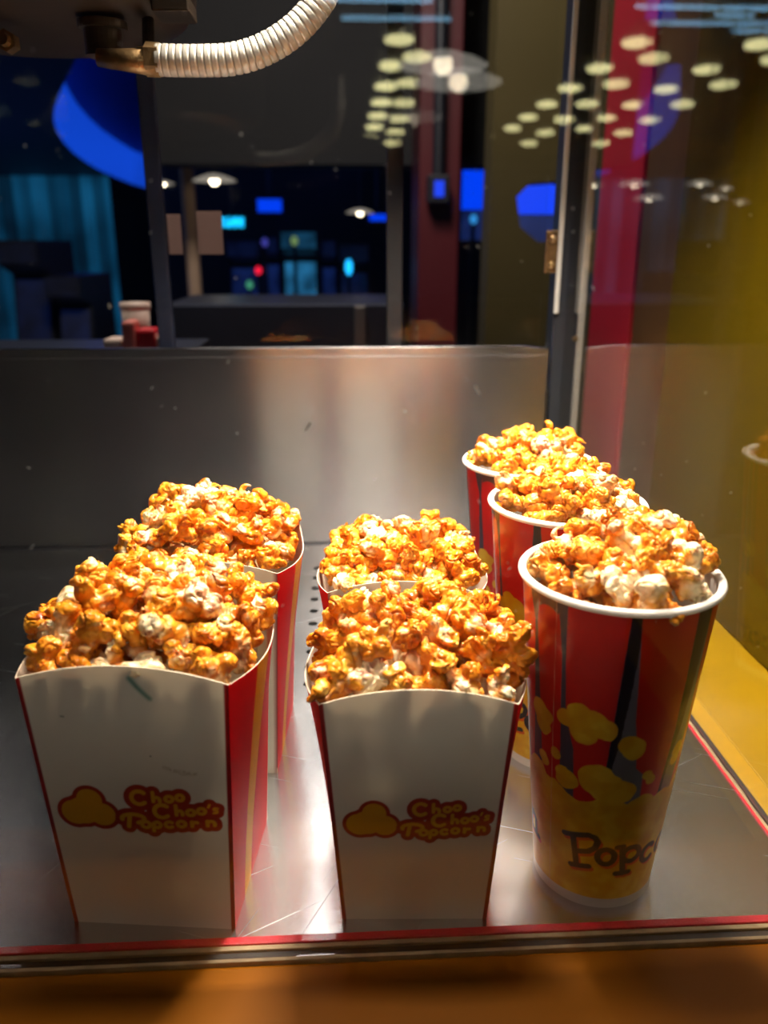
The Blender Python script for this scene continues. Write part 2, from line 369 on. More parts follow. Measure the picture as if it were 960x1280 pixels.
# right edge: red line, dirty sealant, yellow sill
cpart(box('red_edge_trim', (XR + 0.0001, YF + 0.0005, -0.008), (XR + 0.0012, YB - 0.004, 0.0010), M['red_trim']))
V = []; Fc = []; rnd = random.Random(4); ny = 90
for i in range(ny):
    y = YF + (YB - YF) * i / (ny - 1); d = 0.0008 * rnd.random()
    V += [(XR + 0.0013, y, -0.004), (XR + 0.0013, y, 0.0006), (XR + 0.0032 + d, y, 0.0008 + d * 0.6), (XR + 0.0052 + d, y, -0.002)]
for i in range(ny - 1):
    for k in range(3): Fc.append((i * 4 + k, i * 4 + 4 + k, i * 4 + 5 + k, i * 4 + 1 + k))
cpart(mesh_obj('sealant_bead', V, Fc, M['sealant'], smooth=True))
cpart(box('gasket', (XR + 0.0060, 0.3032, -0.008), (XR + 0.0092, YB + 0.02, -0.0006), M['black']))
cpart(box('side_sill', (XR + 0.0095, 0.3032, -0.05), (0.2690, YB + 0.05, 0.0), M['yellow'], bevel=0.001))
# glass: outer front pane, inner front pane (slightly out of true), right, left
ZG = 0.66
def pane(name, lo, hi, label):
    return tag(cpart(box(name, lo, hi, M['glass'])), label)
pane('front_glass', (XL - 0.02, 0.2895, -0.0015), (XR + 0.02, 0.2925, ZG), 'outer clear front glass pane')
bm = bmesh.new(); add_box(bm, (XL + 0.10, -0.001, 0), (XR + 0.10 - 0.002, 0.001, ZG))
ip = bm_obj('inner_glass', bm, M['glass']); ip.location = (-0.10, 0.3068, -0.001); ip.rotation_euler = (math.radians(-0.46), 0, math.radians(-0.6)); cpart(ip)
tag(ip, 'inner clear glass pane behind the front pane')
pane('side_glass', (0.2475, 0.312, 0.0008), (0.2495, YB + 0.012, ZG), 'clear glass side pane on the right')
pane('side_glass', (XL - 0.004, 0.312, 0.0), (XL - 0.001, YB + 0.012, ZG), 'clear glass side pane on the left')
# rear sliding glass doors
def stile(x0, x1, y0, y1, mat): return cpart(box('door_stile', (x0, y0, zt - 0.02), (x1, y1, ZG), mat, bevel=0.0015))
xa0, xa1 = at(176, 150, Y=0.91).x, at(197, 150, Y=0.91).x
xb0, xb1 = at(483, 300, Y=0.925).x, at(503, 300, Y=0.925).x
M['stile_blue'] = plain('door_stile_steel', (0.020, 0.028, 0.060), 0.5, 0.0, 0.1, 6)
M['stile_dark'] = plain('door_stile_dark', (0.035, 0.033, 0.036), 0.5, 0.0, 0.1, 6)
stile(xa0, xa1, 0.903, 0.912, M['stile_blue']); stile(xb0, xb1, 0.918, 0.927, M['stile_dark'])
tag(cpart(box('rear_glass_door', (xa0 + 0.004, 0.9065, zt - 0.02), (0.222, 0.9085, ZG), M['rear_glass'])), 'rear sliding glass door')
tag(cpart(box('rear_glass_door', (XL, 0.9215, zt - 0.02), (xb0 + 0.004, 0.9235, ZG), M['rear_glass'])), 'rear sliding glass door behind the other')
cpart(box('door_track', (XL, 0.895, zt - 0.035), (0.224, 0.935, zt - 0.021), M['steel_dark']))
# corner post: dark body, two bright edges
cpart(box('corner_post', (0.2345, 0.895, 0.0), (0.262, 0.925, ZG), M['post_dark'], bevel=0.002))
cpart(box('post_edge', (0.2622, 0.893, 0.0), (0.2695, 0.921, ZG), M['post_silver'], bevel=0.0015))
cpart(box('post_edge', (0.2335, 0.8905, 0.26), (0.2385, 0.8945, ZG), M['post_silver'], bevel=0.001))
cpart(box('canopy', (XL - 0.01, 0.286, ZG), (0.272, 0.93, ZG + 0.12), M['post_dark'], bevel=0.004))
# brass latch on the rear door near the post
lp = at(690, 315, Y=0.896)
bm = bmesh.new(); add_box(bm, (lp.x - 0.007, 0.8955, lp.z - 0.022), (lp.x + 0.007, 0.9000, lp.z + 0.022), 0.0015)
la = cpart(bm_obj('latch', bm, M['grime'])); tag(la, 'tarnished brass latch plate')
for dz in (-0.013, 0.013):
    bm = bmesh.new(); bmesh.ops.create_uvsphere(bm, u_segments=14, v_segments=8, radius=0.0042, matrix=Matrix.Translation((lp.x, 0.8950, lp.z + dz)))
    o = bm_obj('latch_screw', bm, M['brass'], smooth=True); o.parent = la
bm = bmesh.new(); q = at(719, 423, Y=0.894)
bmesh.ops.create_uvsphere(bm, u_segments=14, v_segments=8, radius=0.0035, matrix=Matrix.Translation((q.x, 0.8945, q.z)))
cpart(bm_obj('post_screw', bm, M['brass'], smooth=True))
# dust flecks and scratches on the front glass
rnd = random.Random(11); V = []; Fc = []
for k in range(230):
    x = rnd.uniform(-0.2, 0.24); z = rnd.uniform(0.17, 0.50); s = rnd.uniform(0.00010, 0.00028) * (1.7 if rnd.random() < 0.12 else 1)
    a = rnd.uniform(0, 3.14); ln = s * (rnd.uniform(2, 5) if rnd.random() < 0.2 else 1.2)
    c, sn = math.cos(a), math.sin(a); b0 = len(V); y = 0.2930
    for du, dv, dy in ((-ln, -s, 0), (ln, -s, 0), (ln, s, 0), (-ln, s, 0), (0, 0, s)):
        V.append((x + c * du - sn * dv, y + dy, z + sn * du + c * dv))
    Fc += [(b0, b0 + 1, b0 + 4), (b0 + 1, b0 + 2, b0 + 4), (b0 + 2, b0 + 3, b0 + 4), (b0 + 3, b0, b0 + 4)]
tag(cpart(mesh_obj('dust_flecks', V, Fc, M['dust'])), 'pale dust flecks on the front glass', kind='stuff')

# ================================================================ KETTLE + CONDUIT (hang from the canopy)
kt = tag(empty('popcorn_kettle', (-0.222, 0.645, 0.473)), 'blackened steel popping kettle hanging in the top left corner', 'kettle')
prof = [(0.0, 0.0), (0.090, 0.0), (0.106, 0.003), (0.117, 0.010), (0.1235, 0.020), (0.126, 0.034), (0.126, 0.10), (0.129, 0.102), (0.129, 0.112), (0.126, 0.114), (0.126, 0.15), (0.10, 0.165), (0.0, 0.168)]
lathe('drum', prof, M['kettle'], kt, 64)
def kpart(o): o.parent = kt; o.matrix_parent_inverse = Matrix.Translation((0.222, -0.645, -0.473)); return o
YK = 0.60
p0 = at(128, 34, Y=YK + 0.01); p1 = at(130, 72, Y=YK + 0.01)
bm = bmesh.new(); cyl(bm, p0, p1, 0.0125, 0.0115); cyl(bm, p0 + Vector((0, 0, -0.002)), p0 + Vector((0, 0, 0.003)), 0.016)
kpart(bm_obj('pipe_fitting', bm, M['kettle']))
a0 = at(112, 70, Y=YK); a1 = at(205, 86, Y=YK)
bm = bmesh.new(); cyl(bm, at(122, 72, Y=YK), at(200, 79, Y=YK), 0.0055, 0.0085, 20)
kpart(bm_obj('conduit_elbow', bm, M['grime'], smooth=True))
bm = bmesh.new(); cyl(bm, at(183, 74, Y=YK), at(200, 75, Y=YK), 0.0105, 0.0105, 6); add_box(bm, at(178, 66, Y=YK + 0.012) , at(196, 58, Y=YK - 0.004))
kpart(bm_obj('conduit_nut', bm, M['grime']))
bm = bmesh.new(); cyl(bm, at(186, 66, Y=YK), at(185, 25, Y=YK + 0.02), 0.004, 0.004, 12); kpart(bm_obj('hanger_rod', bm, M['kettle']))
bm = bmesh.new(); c = at(6, 50, Y=0.62); cyl(bm, c + Vector((0, 0.01, 0)), c, 0.007, 0.007, 6); cyl(bm, c, c + Vector((0, -0.006, 0)), 0.0045, 0.004, 12)
kpart(bm_obj('hex_bolt', bm, M['brass']))
bm = bmesh.new(); c = at(213, 6, Y=0.60); add_box(bm, c - Vector((0.012, 0.003, 0.004)), c + Vector((0.012, 0.03, 0.005)), 0.001); kpart(bm_obj('lug', bm, M['kettle']))
ctrl = [at(x, y, Y=YK) for x, y in ((195, 75), (225, 76), (258, 76), (290, 74), (320, 66), (348, 52), (372, 34), (392, 12), (408, -14), (416, -46), (418, -90), (416, -150))]
def catmull(P, n):
    out = []
    for i in range(len(P) - 1):
        a, b, c, d = P[max(i - 1, 0)], P[i], P[i + 1], P[min(i + 2, len(P) - 1)]
        for k in range(n):
            t = k / n
            out.append(0.5 * ((2 * b) + (c - a) * t + (2 * a - 5 * b + 4 * c - d) * t * t + (3 * b - a - 3 * c + d) * t ** 3))
    return out + [P[-1]]
path = catmull(ctrl, 60)
ln = [0.0]
for i in range(1, len(path)): ln.append(ln[-1] + (path[i] - path[i - 1]).length)
tot = ln[-1]; ns = int(tot / 0.00042); res = []; j = 0
for k in range(ns + 1):
    s = tot * k / ns
    while j < len(ln) - 2 and ln[j + 1] < s: j += 1
    res.append(path[j].lerp(path[j + 1], (s - ln[j]) / max(ln[j + 1] - ln[j], 1e-9)))
pitch = 0.0046
rad = [0.0086 + 0.0012 * (min(1, max(0, 1.35 * math.sqrt(max(0, math.sin(math.pi * ((tot * k / ns / pitch) % 1.0))))))) for k in range(ns + 1)]
V, Fc = tube(res, rad, 20)
tag(kpart(mesh_obj('flexible_conduit', V, Fc, M['conduit'], smooth=True)), 'ribbed flexible metal conduit curving up to the canopy')

# ================================================================ PRINT DRAWING (colours sampled at mesh vertices)
def seg_dist(P, segs):
    """distance of points P (N,2) to a list of polylines"""
    d = np.full(len(P), 1e9)
    for pl in segs:
        for a, b in zip(pl[:-1], pl[1:]):
            a = np.array(a, float); b = np.array(b, float); ab = b - a; L2 = max(ab @ ab, 1e-12)
            t = np.clip(((P - a) @ ab) / L2, 0, 1)
            q = P - a - t[:, None] * ab
            d = np.minimum(d, np.sqrt((q * q).sum(1)))
    return d
def arc(cx, cy, rx, ry, a0, a1, n=14):
    return [(cx + rx * math.cos(math.radians(a0 + (a1 - a0) * k / n)), cy + ry * math.sin(math.radians(a0 + (a1 - a0) * k / n))) for k in range(n + 1)]
def paint(col, mask, c):
    m = np.clip(mask, 0, 1)[:, None]; return col * (1 - m) + np.array(c)[None] * m

# logo wording "Choo Choo's Popcorn" as brush strokes (x right, y down, arbitrary units; 180 px of photo = 751 units)
LOGO = [(20, [arc(474, 162, 33, 34, 312, 48), arc(567, 231, 33, 34, 312, 48), [(422, 264), (413, 318)], arc(436, 275, 50, 23, 165, 425)]),
        (17, [[(535, 132), (535, 180)], arc(549, 172, 14, 13, 180, 360) + [(563, 180)], arc(603, 166, 16, 15, 0, 360), arc(650, 159, 15, 15, 0, 360),
              [(628, 200), (628, 250)], arc(641, 241, 13, 13, 180, 360) + [(654, 250)], arc(690, 238, 16, 15, 0, 360), arc(736, 231, 16, 15, 0, 360),
              arc(490, 305, 18, 16, 0, 360), [(522, 298), (522, 338)], arc(539, 305, 15, 15, 0, 360), arc(592, 303, 17, 15, 312, 48),
              arc(645, 299, 17, 15, 0, 360), [(690, 288), (690, 312)], arc(706, 304, 14, 13, 190, 300), [(757, 285), (757, 309)], arc(773, 299, 15, 13, 180, 360) + [(788, 308)]]),
        (11, [[(773, 197), (767, 211)], [(807, 218), (795, 215), (789, 221), (793, 227), (804, 231), (803, 240), (788, 242)]])]
LRED = srgb(168, 52, 24); LYEL = srgb(212, 158, 22)
def draw_logo(col, U_):
    """U_ : (N,2) logo units; plain oval field at the left, lettering at the right"""
    inb = (U_[:, 0] > 40) & (U_[:, 0] < 880) & (U_[:, 1] > 40) & (U_[:, 1] < 400)
    idx = np.where(inb)[0]
    if not len(idx): return col
    P = U_[idx]; c = col[idx]
    fill = np.full(len(P), 1e9)
    for wd, st in LOGO: fill = np.minimum(fill, seg_dist(P, st) - wd / 2)
    oval = np.full(len(P), 1e9)                              # plain rounded field left of the wording
    for x_, y_, r_ in ((178, 262, 84), (250, 190, 78), (300, 262, 80), (215, 250, 90)): oval = np.minimum(oval, np.hypot(P[:, 0] - x_, P[:, 1] - y_) - r_)
    c = paint(c, 0.5 - np.minimum(fill - 25, oval) / 3, LRED)
    c = paint(c, 0.5 - np.maximum(oval + 20, 20 - fill) / 3, LYEL)
    c = paint(c, 0.5 - fill / 3, LYEL)
    col[idx] = c
    return col

# ================================================================ CARTONS
WHITE = np.array(srgb(226, 224, 214)); RED = np.array(srgb(222, 8, 26)); YEL = np.array(srgb(238, 172, 14)); DRED = np.array(srgb(150, 22, 22))
def carton(loc, rz, wb, wt, h, label, dense=None, stains=False):
    """open popcorn carton: origin = middle of the front edge of its base, depth along +y"""
    root = tag(empty('popcorn_carton', (*loc, 0.0), rz), label, 'popcorn box', 'popcorn cartons')
    lean = (wt - wb) / 2 * 0.9; th = 0.0006
    hf = lambda s: h + 0.008 * (1 - s * s)                # front/back top: convex arc, s in -1..1
    def side_x(z): return wb / 2 + (wt - wb) / 2 * z / h
    def front_y(z): return -lean * z / h
    def back_y(z): return wb + lean * z / h
    def panel(name, fn, nrm, nu, nv, colf, lab=None):
        us = np.linspace(0, 1, nu); vs = np.linspace(0, 1, nv)
        P = np.array([fn(u, v) for v in vs for u in us]); nr = np.array(nrm)
        Pi = P + (nr * th if nr.ndim == 1 else nr)
        uvw = np.array([(u, v) for v in vs for u in us])
        N = len(P); Vv = np.vstack([P, Pi]); F_ = grid_faces(nu, nv); nF = len(F_)
        F_ += grid_faces(nu, nv, N, True)
        top = [(nv - 1) * nu + i for i in range(nu)]
        for i in range(nu - 1): F_.append((top[i], top[i + 1], N + top[i + 1], N + top[i]))
        for j in range(nv - 1):
            F_.append((j * nu, (j + 1) * nu, N + (j + 1) * nu, N + j * nu)); k = j * nu + nu - 1
            F_.append((k, k + N, k + N + nu, k + nu))
        for i in range(nu - 1): F_.append((i, N + i, N + i + 1, i + 1))
        mi = [0] * nF + [1] * (len(F_) - nF)
        o = mesh_obj(name, Vv, F_, [M['paper'], M['paper_in']], root, True, np.vstack([colf(uvw, P), colf(uvw, P)]), mi)
        md = o.modifiers.new('split', 'EDGE_SPLIT'); md.split_angle = math.radians(50)
        if lab: tag(o, lab)
        return o
    def f_front(u, v):
        s = 2 * u - 1; z = v * hf(s); return (s * side_x(z), front_y(z) + 0.0025 * math.sin(math.pi * u) * math.sin(math.pi * v) * -1, z)
    def c_front(uvw, P):
        col = np.tile(WHITE, (len(P), 1)).astype(float)
        ed = np.array([side_x(z) for z in P[:, 2]]) - np.abs(P[:, 0])
        col = paint(col, 0.5 + (0.0021 - ed) / 0.0004, DRED)
        if dense:
            uc, zc, k = dense
            U_ = np.stack([455 + (P[:, 0] - uc) / k, 215 - (P[:, 2] - zc) / k], 1)
            col = draw_logo(col, U_)
        if stains:
            d = seg_dist(P[:, [0, 2]], [[(0.004, 0.147), (0.007, 0.143), (0.0105, 0.139), (0.0125, 0.137)]])
            col = paint(col, 1.0 - d / 0.0020, srgb(96, 150, 138))
            d = seg_dist(P[:, [0, 2]], [[(0.016, 0.1005), (0.020, 0.0985)], [(0.021, 0.0985), (0.026, 0.0975)], [(0.0235, 0.097), (0.030, 0.0968)]])
            rr = np.array([mnoise.noise(Vector((p[0] * 900, 0, p[2] * 900))) for p in P])
            col = paint(col, np.clip(0.7 - d / 0.0022, 0, 1) * np.clip(0.55 + rr, 0, 1), srgb(140, 118, 74))
            for x, z in ((-0.030, 0.126), (-0.029, 0.1258), (0.010, 0.1065)):
                d = np.hypot(P[:, 0] - x, P[:, 2] - z); col = paint(col, 1.0 - d / 0.0008, srgb(60, 80, 74))
        return col
    nu, nv = (230, 330) if dense else (30, 30)
    panel('front_panel', f_front, (0, 1, 0.05), nu, nv, c_front, 'white front panel with narrow red edges')
    rc = 0.012                                              # soft rear corners, only near the top
    def f_side(sg):
        def f(u, v):
            zt_ = h - 0.004 * math.sin(math.pi * min(1, u * 1.05)) + (0.006 * max(0, u - 0.75) / 0.25 if u > 0.75 else 0)
            z = v * zt_; y = front_y(z) + u * (back_y(z) - front_y(z))
            x = side_x(z) + 0.0100 * math.sin(math.pi * u ** 0.9) * v ** 1.5
            r = rc * v; yb = back_y(z)
            if yb - y < r and r > 1e-5:
                dd = 1 - (yb - y) / r; x -= r * (1 - math.sqrt(max(0, 1 - dd * dd))) * 0.8
            return (sg * x, y, z)
        return f
    def c_side(uvw, P):
        u = uvw[:, 0]; col = np.tile(RED, (len(P), 1)).astype(float)
        k = 0.012
        col = paint(col, 0.5 + np.minimum(u - 0.26, 0.44 - u) / k, YEL)
        col = paint(col, 0.5 + (u - 0.955) / k, WHITE * 0.9)
        return col
    panel('side_panel', f_side(1), (-1, 0, 0), 60, 40, c_side, 'red side panel with a yellow stripe')
    panel('side_panel', f_side(-1), (1, 0, 0), 60, 40, c_side, 'red side panel with a yellow stripe')
    def f_back(u, v):
        s = 2 * u - 1; z = v * (h + 0.006 + 0.006 * (1 - s * s)); r = rc * v
        return (s * (side_x(z) - r * 0.8), back_y(z) , z)
    panel('back_panel', f_back, (0, -1, 0), 24, 20, lambda uvw, P: np.tile(WHITE, (len(P), 1)).astype(float))
    mesh_obj('bottom', [(-wb / 2 + .001, .001, .0006), (wb / 2 - .001, .001, .0006), (wb / 2 - .001, wb - .001, .0006), (-wb / 2 + .001, wb - .001, .0006)], [(0, 1, 2, 3)], M['paper_in'], root)
    return root

LF = ((-0.1005, 0.3279), -0.1123, 0.0839, 0.0975, 0.145)
RF = ((0.0328, 0.3251), -0.047, 0.0745, 0.0913, 0.1315)
LB = ((-0.0885, 0.4530), -0.07, 0.0839, 0.0975, 0.145)
RB = ((0.0350, 0.4490), -0.06, 0.0745, 0.0913, 0.1315)
carton(*LF, 'white popcorn carton at the front left, greenish stain near its top edge', (0.0, 0.077, 0.0001105), True)
carton(*RF, 'white carton of caramel popcorn in front, narrower, between the striped carton and the cups', (0.0, 0.068, 0.0001000))
carton(*LB, 'carton of caramel popcorn behind the stained front left carton, red and yellow side showing')
carton(*RB, 'carton of caramel popcorn half hidden behind the narrower front carton, beside the drain holes')

# ================================================================ CUPS
RBOT, RTOP, HC = 0.0315, 0.0472, 0.177
C_RED = srgb(196, 16, 12); C_NAVY = srgb(22, 22, 42); C_GREY = srgb(104, 104, 118); C_YEL = srgb(214, 166, 12); C_INK = srgb(46, 42, 44); C_SH = srgb(206, 84, 12)
def cup_mesh():
    nu, z0 = 620, 0.0
    zs = np.concatenate([np.linspace(0.0, 0.135, 250), np.linspace(0.136, HC, 70)]); nv = len(zs)
    an = np.linspace(-math.pi, math.pi, nu, endpoint=False)
    rr = RBOT + (RTOP - RBOT) * zs / HC
    A, Zg = np.meshgrid(an, zs); Rg = np.repeat(rr[:, None], nu, 1)
    P = np.stack([Rg * np.cos(A), Rg * np.sin(A), Zg], -1).reshape(-1, 3)
    deg = np.degrees(A).ravel(); z = Zg.ravel() * 1000; r = Rg.ravel() * 1000
    a = (deg + 180.0 + 146.0 - 180) % 180.0 - 146.0            # the print repeats every half turn: -146..34
    a_raw = a
    s_mm = lambda a_c, : np.radians(((a - a_c + 90) % 180) - 90) * r
    col = np.tile(np.array(C_RED), (len(P), 1)).astype(float)
    def poly_stripe(pts):                                       # pts: (z, a_left, a_right) sorted by z
        pz = [p[0] for p in pts]; l = np.interp(z, pz, [p[1] for p in pts]); rt = np.interp(z, pz, [p[2] for p in pts])
        mid = (l + rt) / 2; half = np.radians((rt - l) / 2) * r
        d = half - np.abs(np.radians(((a - mid + 90) % 180) - 90) * r)
        return 0.5 + d / 0.35, np.radians(((a - mid + 90) % 180) - 90) * r, half
    zfade = 62
    # wide split stripes: navy wedge on the left, grey on the right
    for pts in ([(zfade, -111, -78), (88, -107, -80), (92, -106.5, -86), (105, -105.6, -88), (120, -104.7, -91.4), (150, -103, -94), (178, -101.6, -96.6)],
                [(zfade, -64, -48), (110, -58.5, -41), (140, -59, -44), (176, -60.7, -47)],
                [(zfade, -22, 4), (92, -20, -2), (120, -18, -6), (176, -15, -10)]):
        m, x, hf_ = poly_stripe(pts); col = paint(col, m, C_GREY)
        navy = np.where(x < hf_ * (-0.25 + 1.3 * np.clip((z - 110) / 60, -0.3, 1)), 1.0, 0.0) * np.clip(m, 0, 1)
        col = paint(col, navy, C_NAVY)
    # narrow grey stripe by the seam, swelling at top and bottom
    m, x, hf_ = poly_stripe([(zfade, -141, -128), (82, -140.5, -128.8), (98, -140, -129.9), (112, -140.4, -135), (121, -140.5, -136.5), (148, -140.2, -137.4), (165, -142, -137), (178, -144.5, -136.8)])
    col = paint(col, m, srgb(74, 66, 82))
    m, x, hf_ = poly_stripe([(zfade, 8, 22), (100, 12, 21), (125, 14, 20), (160, 16, 19), (178, 10, 22)]); col = paint(col, m, srgb(74, 66, 82))
    col = paint(col, 0.5 + (z - (171 - ((np.radians(((a - 29 + 90) % 180) - 90) * r) / 4.0) ** 2)) / 0.6 * np.where(np.abs(((a - 29 + 90) % 180) - 90) < 8, 1, 0) - np.where(np.abs(((a - 29 + 90) % 180) - 90) < 8, 0, 9), srgb(84, 66, 70))
    # popped-corn clouds
    circ = [(-127, 118.6, 6.6), (-136, 114.6, 4.9), (-123.4, 110, 7.2), (-109.5, 113.3, 5.9), (-117, 117, 6.2),
            (-92.8, 106, 5.2), (-89.5, 102.5, 5.2), (-90, 105.2, 5.4), (-76, 86.6, 2.9), (-73, 84.2, 2.9), (-48.5, 96, 4.4), (-50, 90.5, 3.6),
            (-134.5, 78.3, 6.1), (-138, 81.5, 4.0), (-111.5, 83.5, 9.4), (-106, 80, 9), (-93.5, 77.8, 6.9), (-75, 68.5, 6.5), (-80, 67, 6.0), (-50, 63.5, 7), (-61, 60, 6),
            (-33, 70, 9), (-15, 74, 10), (0, 66, 8), (15, 72, 8), (28, 66, 8), (20, 110, 6.5), (23, 103, 5.5), (26, 109, 5.0), (22, 84, 3.4), (25, 82, 3.0), (36, 91, 3.2), (-12, 104, 6.5), (-6, 108, 5.5)]
    dd = np.full(len(P), 1e9)
    wob = np.array([mnoise.noise(Vector((math.cos(t) * rad_ * 0.22, math.sin(t) * rad_ * 0.22, zz * 0.22))) for t, rad_, zz in zip(np.radians(2 * a), r / 2, z)]) * 0.9
    for ac, zc, rc in circ:
        dd = np.minimum(dd, np.hypot(s_mm(ac), z - zc) - rc)
    dd = np.minimum(dd, z - 71.0 + 3 * np.sin(np.radians(a * 8)))
    dd += wob
    col = paint(col, 0.5 - dd / 0.35, C_YEL)
    nz = np.array([mnoise.fractal(Vector((math.cos(t) * 3.2, math.sin(t) * 3.2, zz * 0.085)), 1.0, 2.0, 3) for t, zz in zip(np.radians(deg), z)])
    inside = np.clip(0.5 - dd / 0.35, 0, 1)
    col = paint(col, inside * np.clip(nz * 0.9, 0, 0.35), srgb(240, 206, 70))
    col = paint(col, inside * np.clip(-nz * 0.9, 0, 0.4), srgb(196, 128, 6))
    # lettering "Popcorn" (mm along the cup from -134 deg, mm up)
    T = [[(4.3, 44.8), (7.0, 26.4)], [(4.0, 25.3), (13.2, 27.4)], [(-0.2, 44.0), (4.6, 45.4)], [(5.0, 45.6), (11.8, 48.0), (15.2, 47.2), (16.6, 44.6), (15.6, 40.4), (12.4, 37.4), (6.4, 35.4)],
         arc(21.4, 35.4, 4.3, 4.9, 0, 360, 20), [(29.0, 42.0), (31.4, 23.9)], [(27.6, 24.2), (34.6, 24.4)], [(26.6, 41.8), (29.4, 42.3)], arc(34.6, 36.4, 4.7, 4.7, 0, 360, 20),
         arc(46.4, 33.0, 4.6, 5.2, 48, 312, 20), arc(58.4, 33.0, 4.4, 5.0, 0, 360, 20), [(67.4, 38.4), (67.0, 27.2)], [(64.6, 27.2), (70.2, 27.2)], [(67.4, 34.6), (70.4, 38.0), (73.6, 37.6)],
         [(78.6, 38.4), (78.2, 27.2)], [(76.0, 27.2), (80.8, 27.2)], [(78.6, 35.0), (82.6, 38.6), (86.2, 36.4), (86.4, 27.2)], [(84.4, 27.2), (89.4, 27.2)]]
    X = np.radians(((deg + 134) % 180)) * 34.7; X = np.where(X > 104, X - math.pi * 34.7, X)
    idx = np.where((z > 15) & (z < 56))[0]; Q = np.stack([X[idx], z[idx]], 1); c = col[idx]
    c = paint(c, 0.5 - (seg_dist(Q - np.array([1.2, -1.5]), T) - 1.6) / 0.35, C_SH)
    c = paint(c, 0.5 - (seg_dist(Q, T) - 1.65) / 0.35, C_INK); col[idx] = c
    col = paint(col, 0.5 + (6.2 - z) / 0.5, srgb(214, 208, 196))                 # bare white foot
    sm = np.abs(np.radians(((deg + 146.2 + 0.032 * (z - 120) * -1 + 180) % 360) - 180) * r)
    col = paint(col, 0.75 - sm / 0.35, srgb(226, 176, 150))                      # paper seam
    F_ = []
    for j in range(nv - 1):
        b0 = j * nu
        for i in range(nu):
            k = (i + 1) % nu; F_.append((b0 + i, b0 + k, b0 + nu + k, b0 + nu + i))
    me = bpy.data.meshes.new('cup_wall'); me.from_pydata(P.tolist(), [], F_); me.polygons.foreach_set('use_smooth', [True] * len(F_))
    at_ = me.color_attributes.new('print', 'FLOAT_COLOR', 'POINT'); cc = np.ones((len(P), 4), np.float32); cc[:, :3] = col; at_.data.foreach_set('color', cc.ravel())
    me.materials.append(M['cup_print']); me.update()
    return me
cup = tag(empty('popcorn_cup', (0.1352, 0.3586, 0)), 'tall red and yellow popcorn cup nearest the front glass, lettering in view', 'cup', 'printed popcorn cups')
cw = bpy.data.objects.new('cup_wall', cup_mesh()); COL.objects.link(cw); cw.parent = cup; tag(cw, 'printed paper wall, red stripes over yellow popcorn with dark lettering')
rp = [(RTOP + 0.0002 + 0.0021 * math.cos(t), HC + 0.0005 + 0.0019 * math.sin(t)) for t in np.linspace(0, 2 * math.pi, 17)]
tag(lathe('rim', rp, M['cup_white'], cup, 96), 'rolled white paper rim')
lathe('liner', [(RBOT - 0.0009, 0.006)] + [(RBOT + (RTOP - RBOT) * t - 0.0006, HC * t) for t in np.linspace(0.05, 1, 12)], M['cup_white'], cup, 96)
lathe('base', [(0.0, 0.006), (RBOT - 0.0006, 0.006), (RBOT - 0.0004, 0.0)], M['cup_white'], cup, 64)
CUPS = [((0.1352, 0.3586), 0.0), ((0.1399, 0.4726), math.radians(-27)), ((0.1385, 0.5735), math.radians(12))]
for (loc, rz), lab in zip(CUPS[1:], ('red popcorn cup in the middle of the row of three cups', 'red popcorn cup farthest back in the row of three, nearest the steel panel')):
    r = cup.copy(); COL.objects.link(r); r.location = (*loc, 0); r.rotation_euler = (0, 0, rz); r['label'] = lab
    for ch in [c for c in cup.children]:
        c = ch.copy(); COL.objects.link(c); c.parent = r

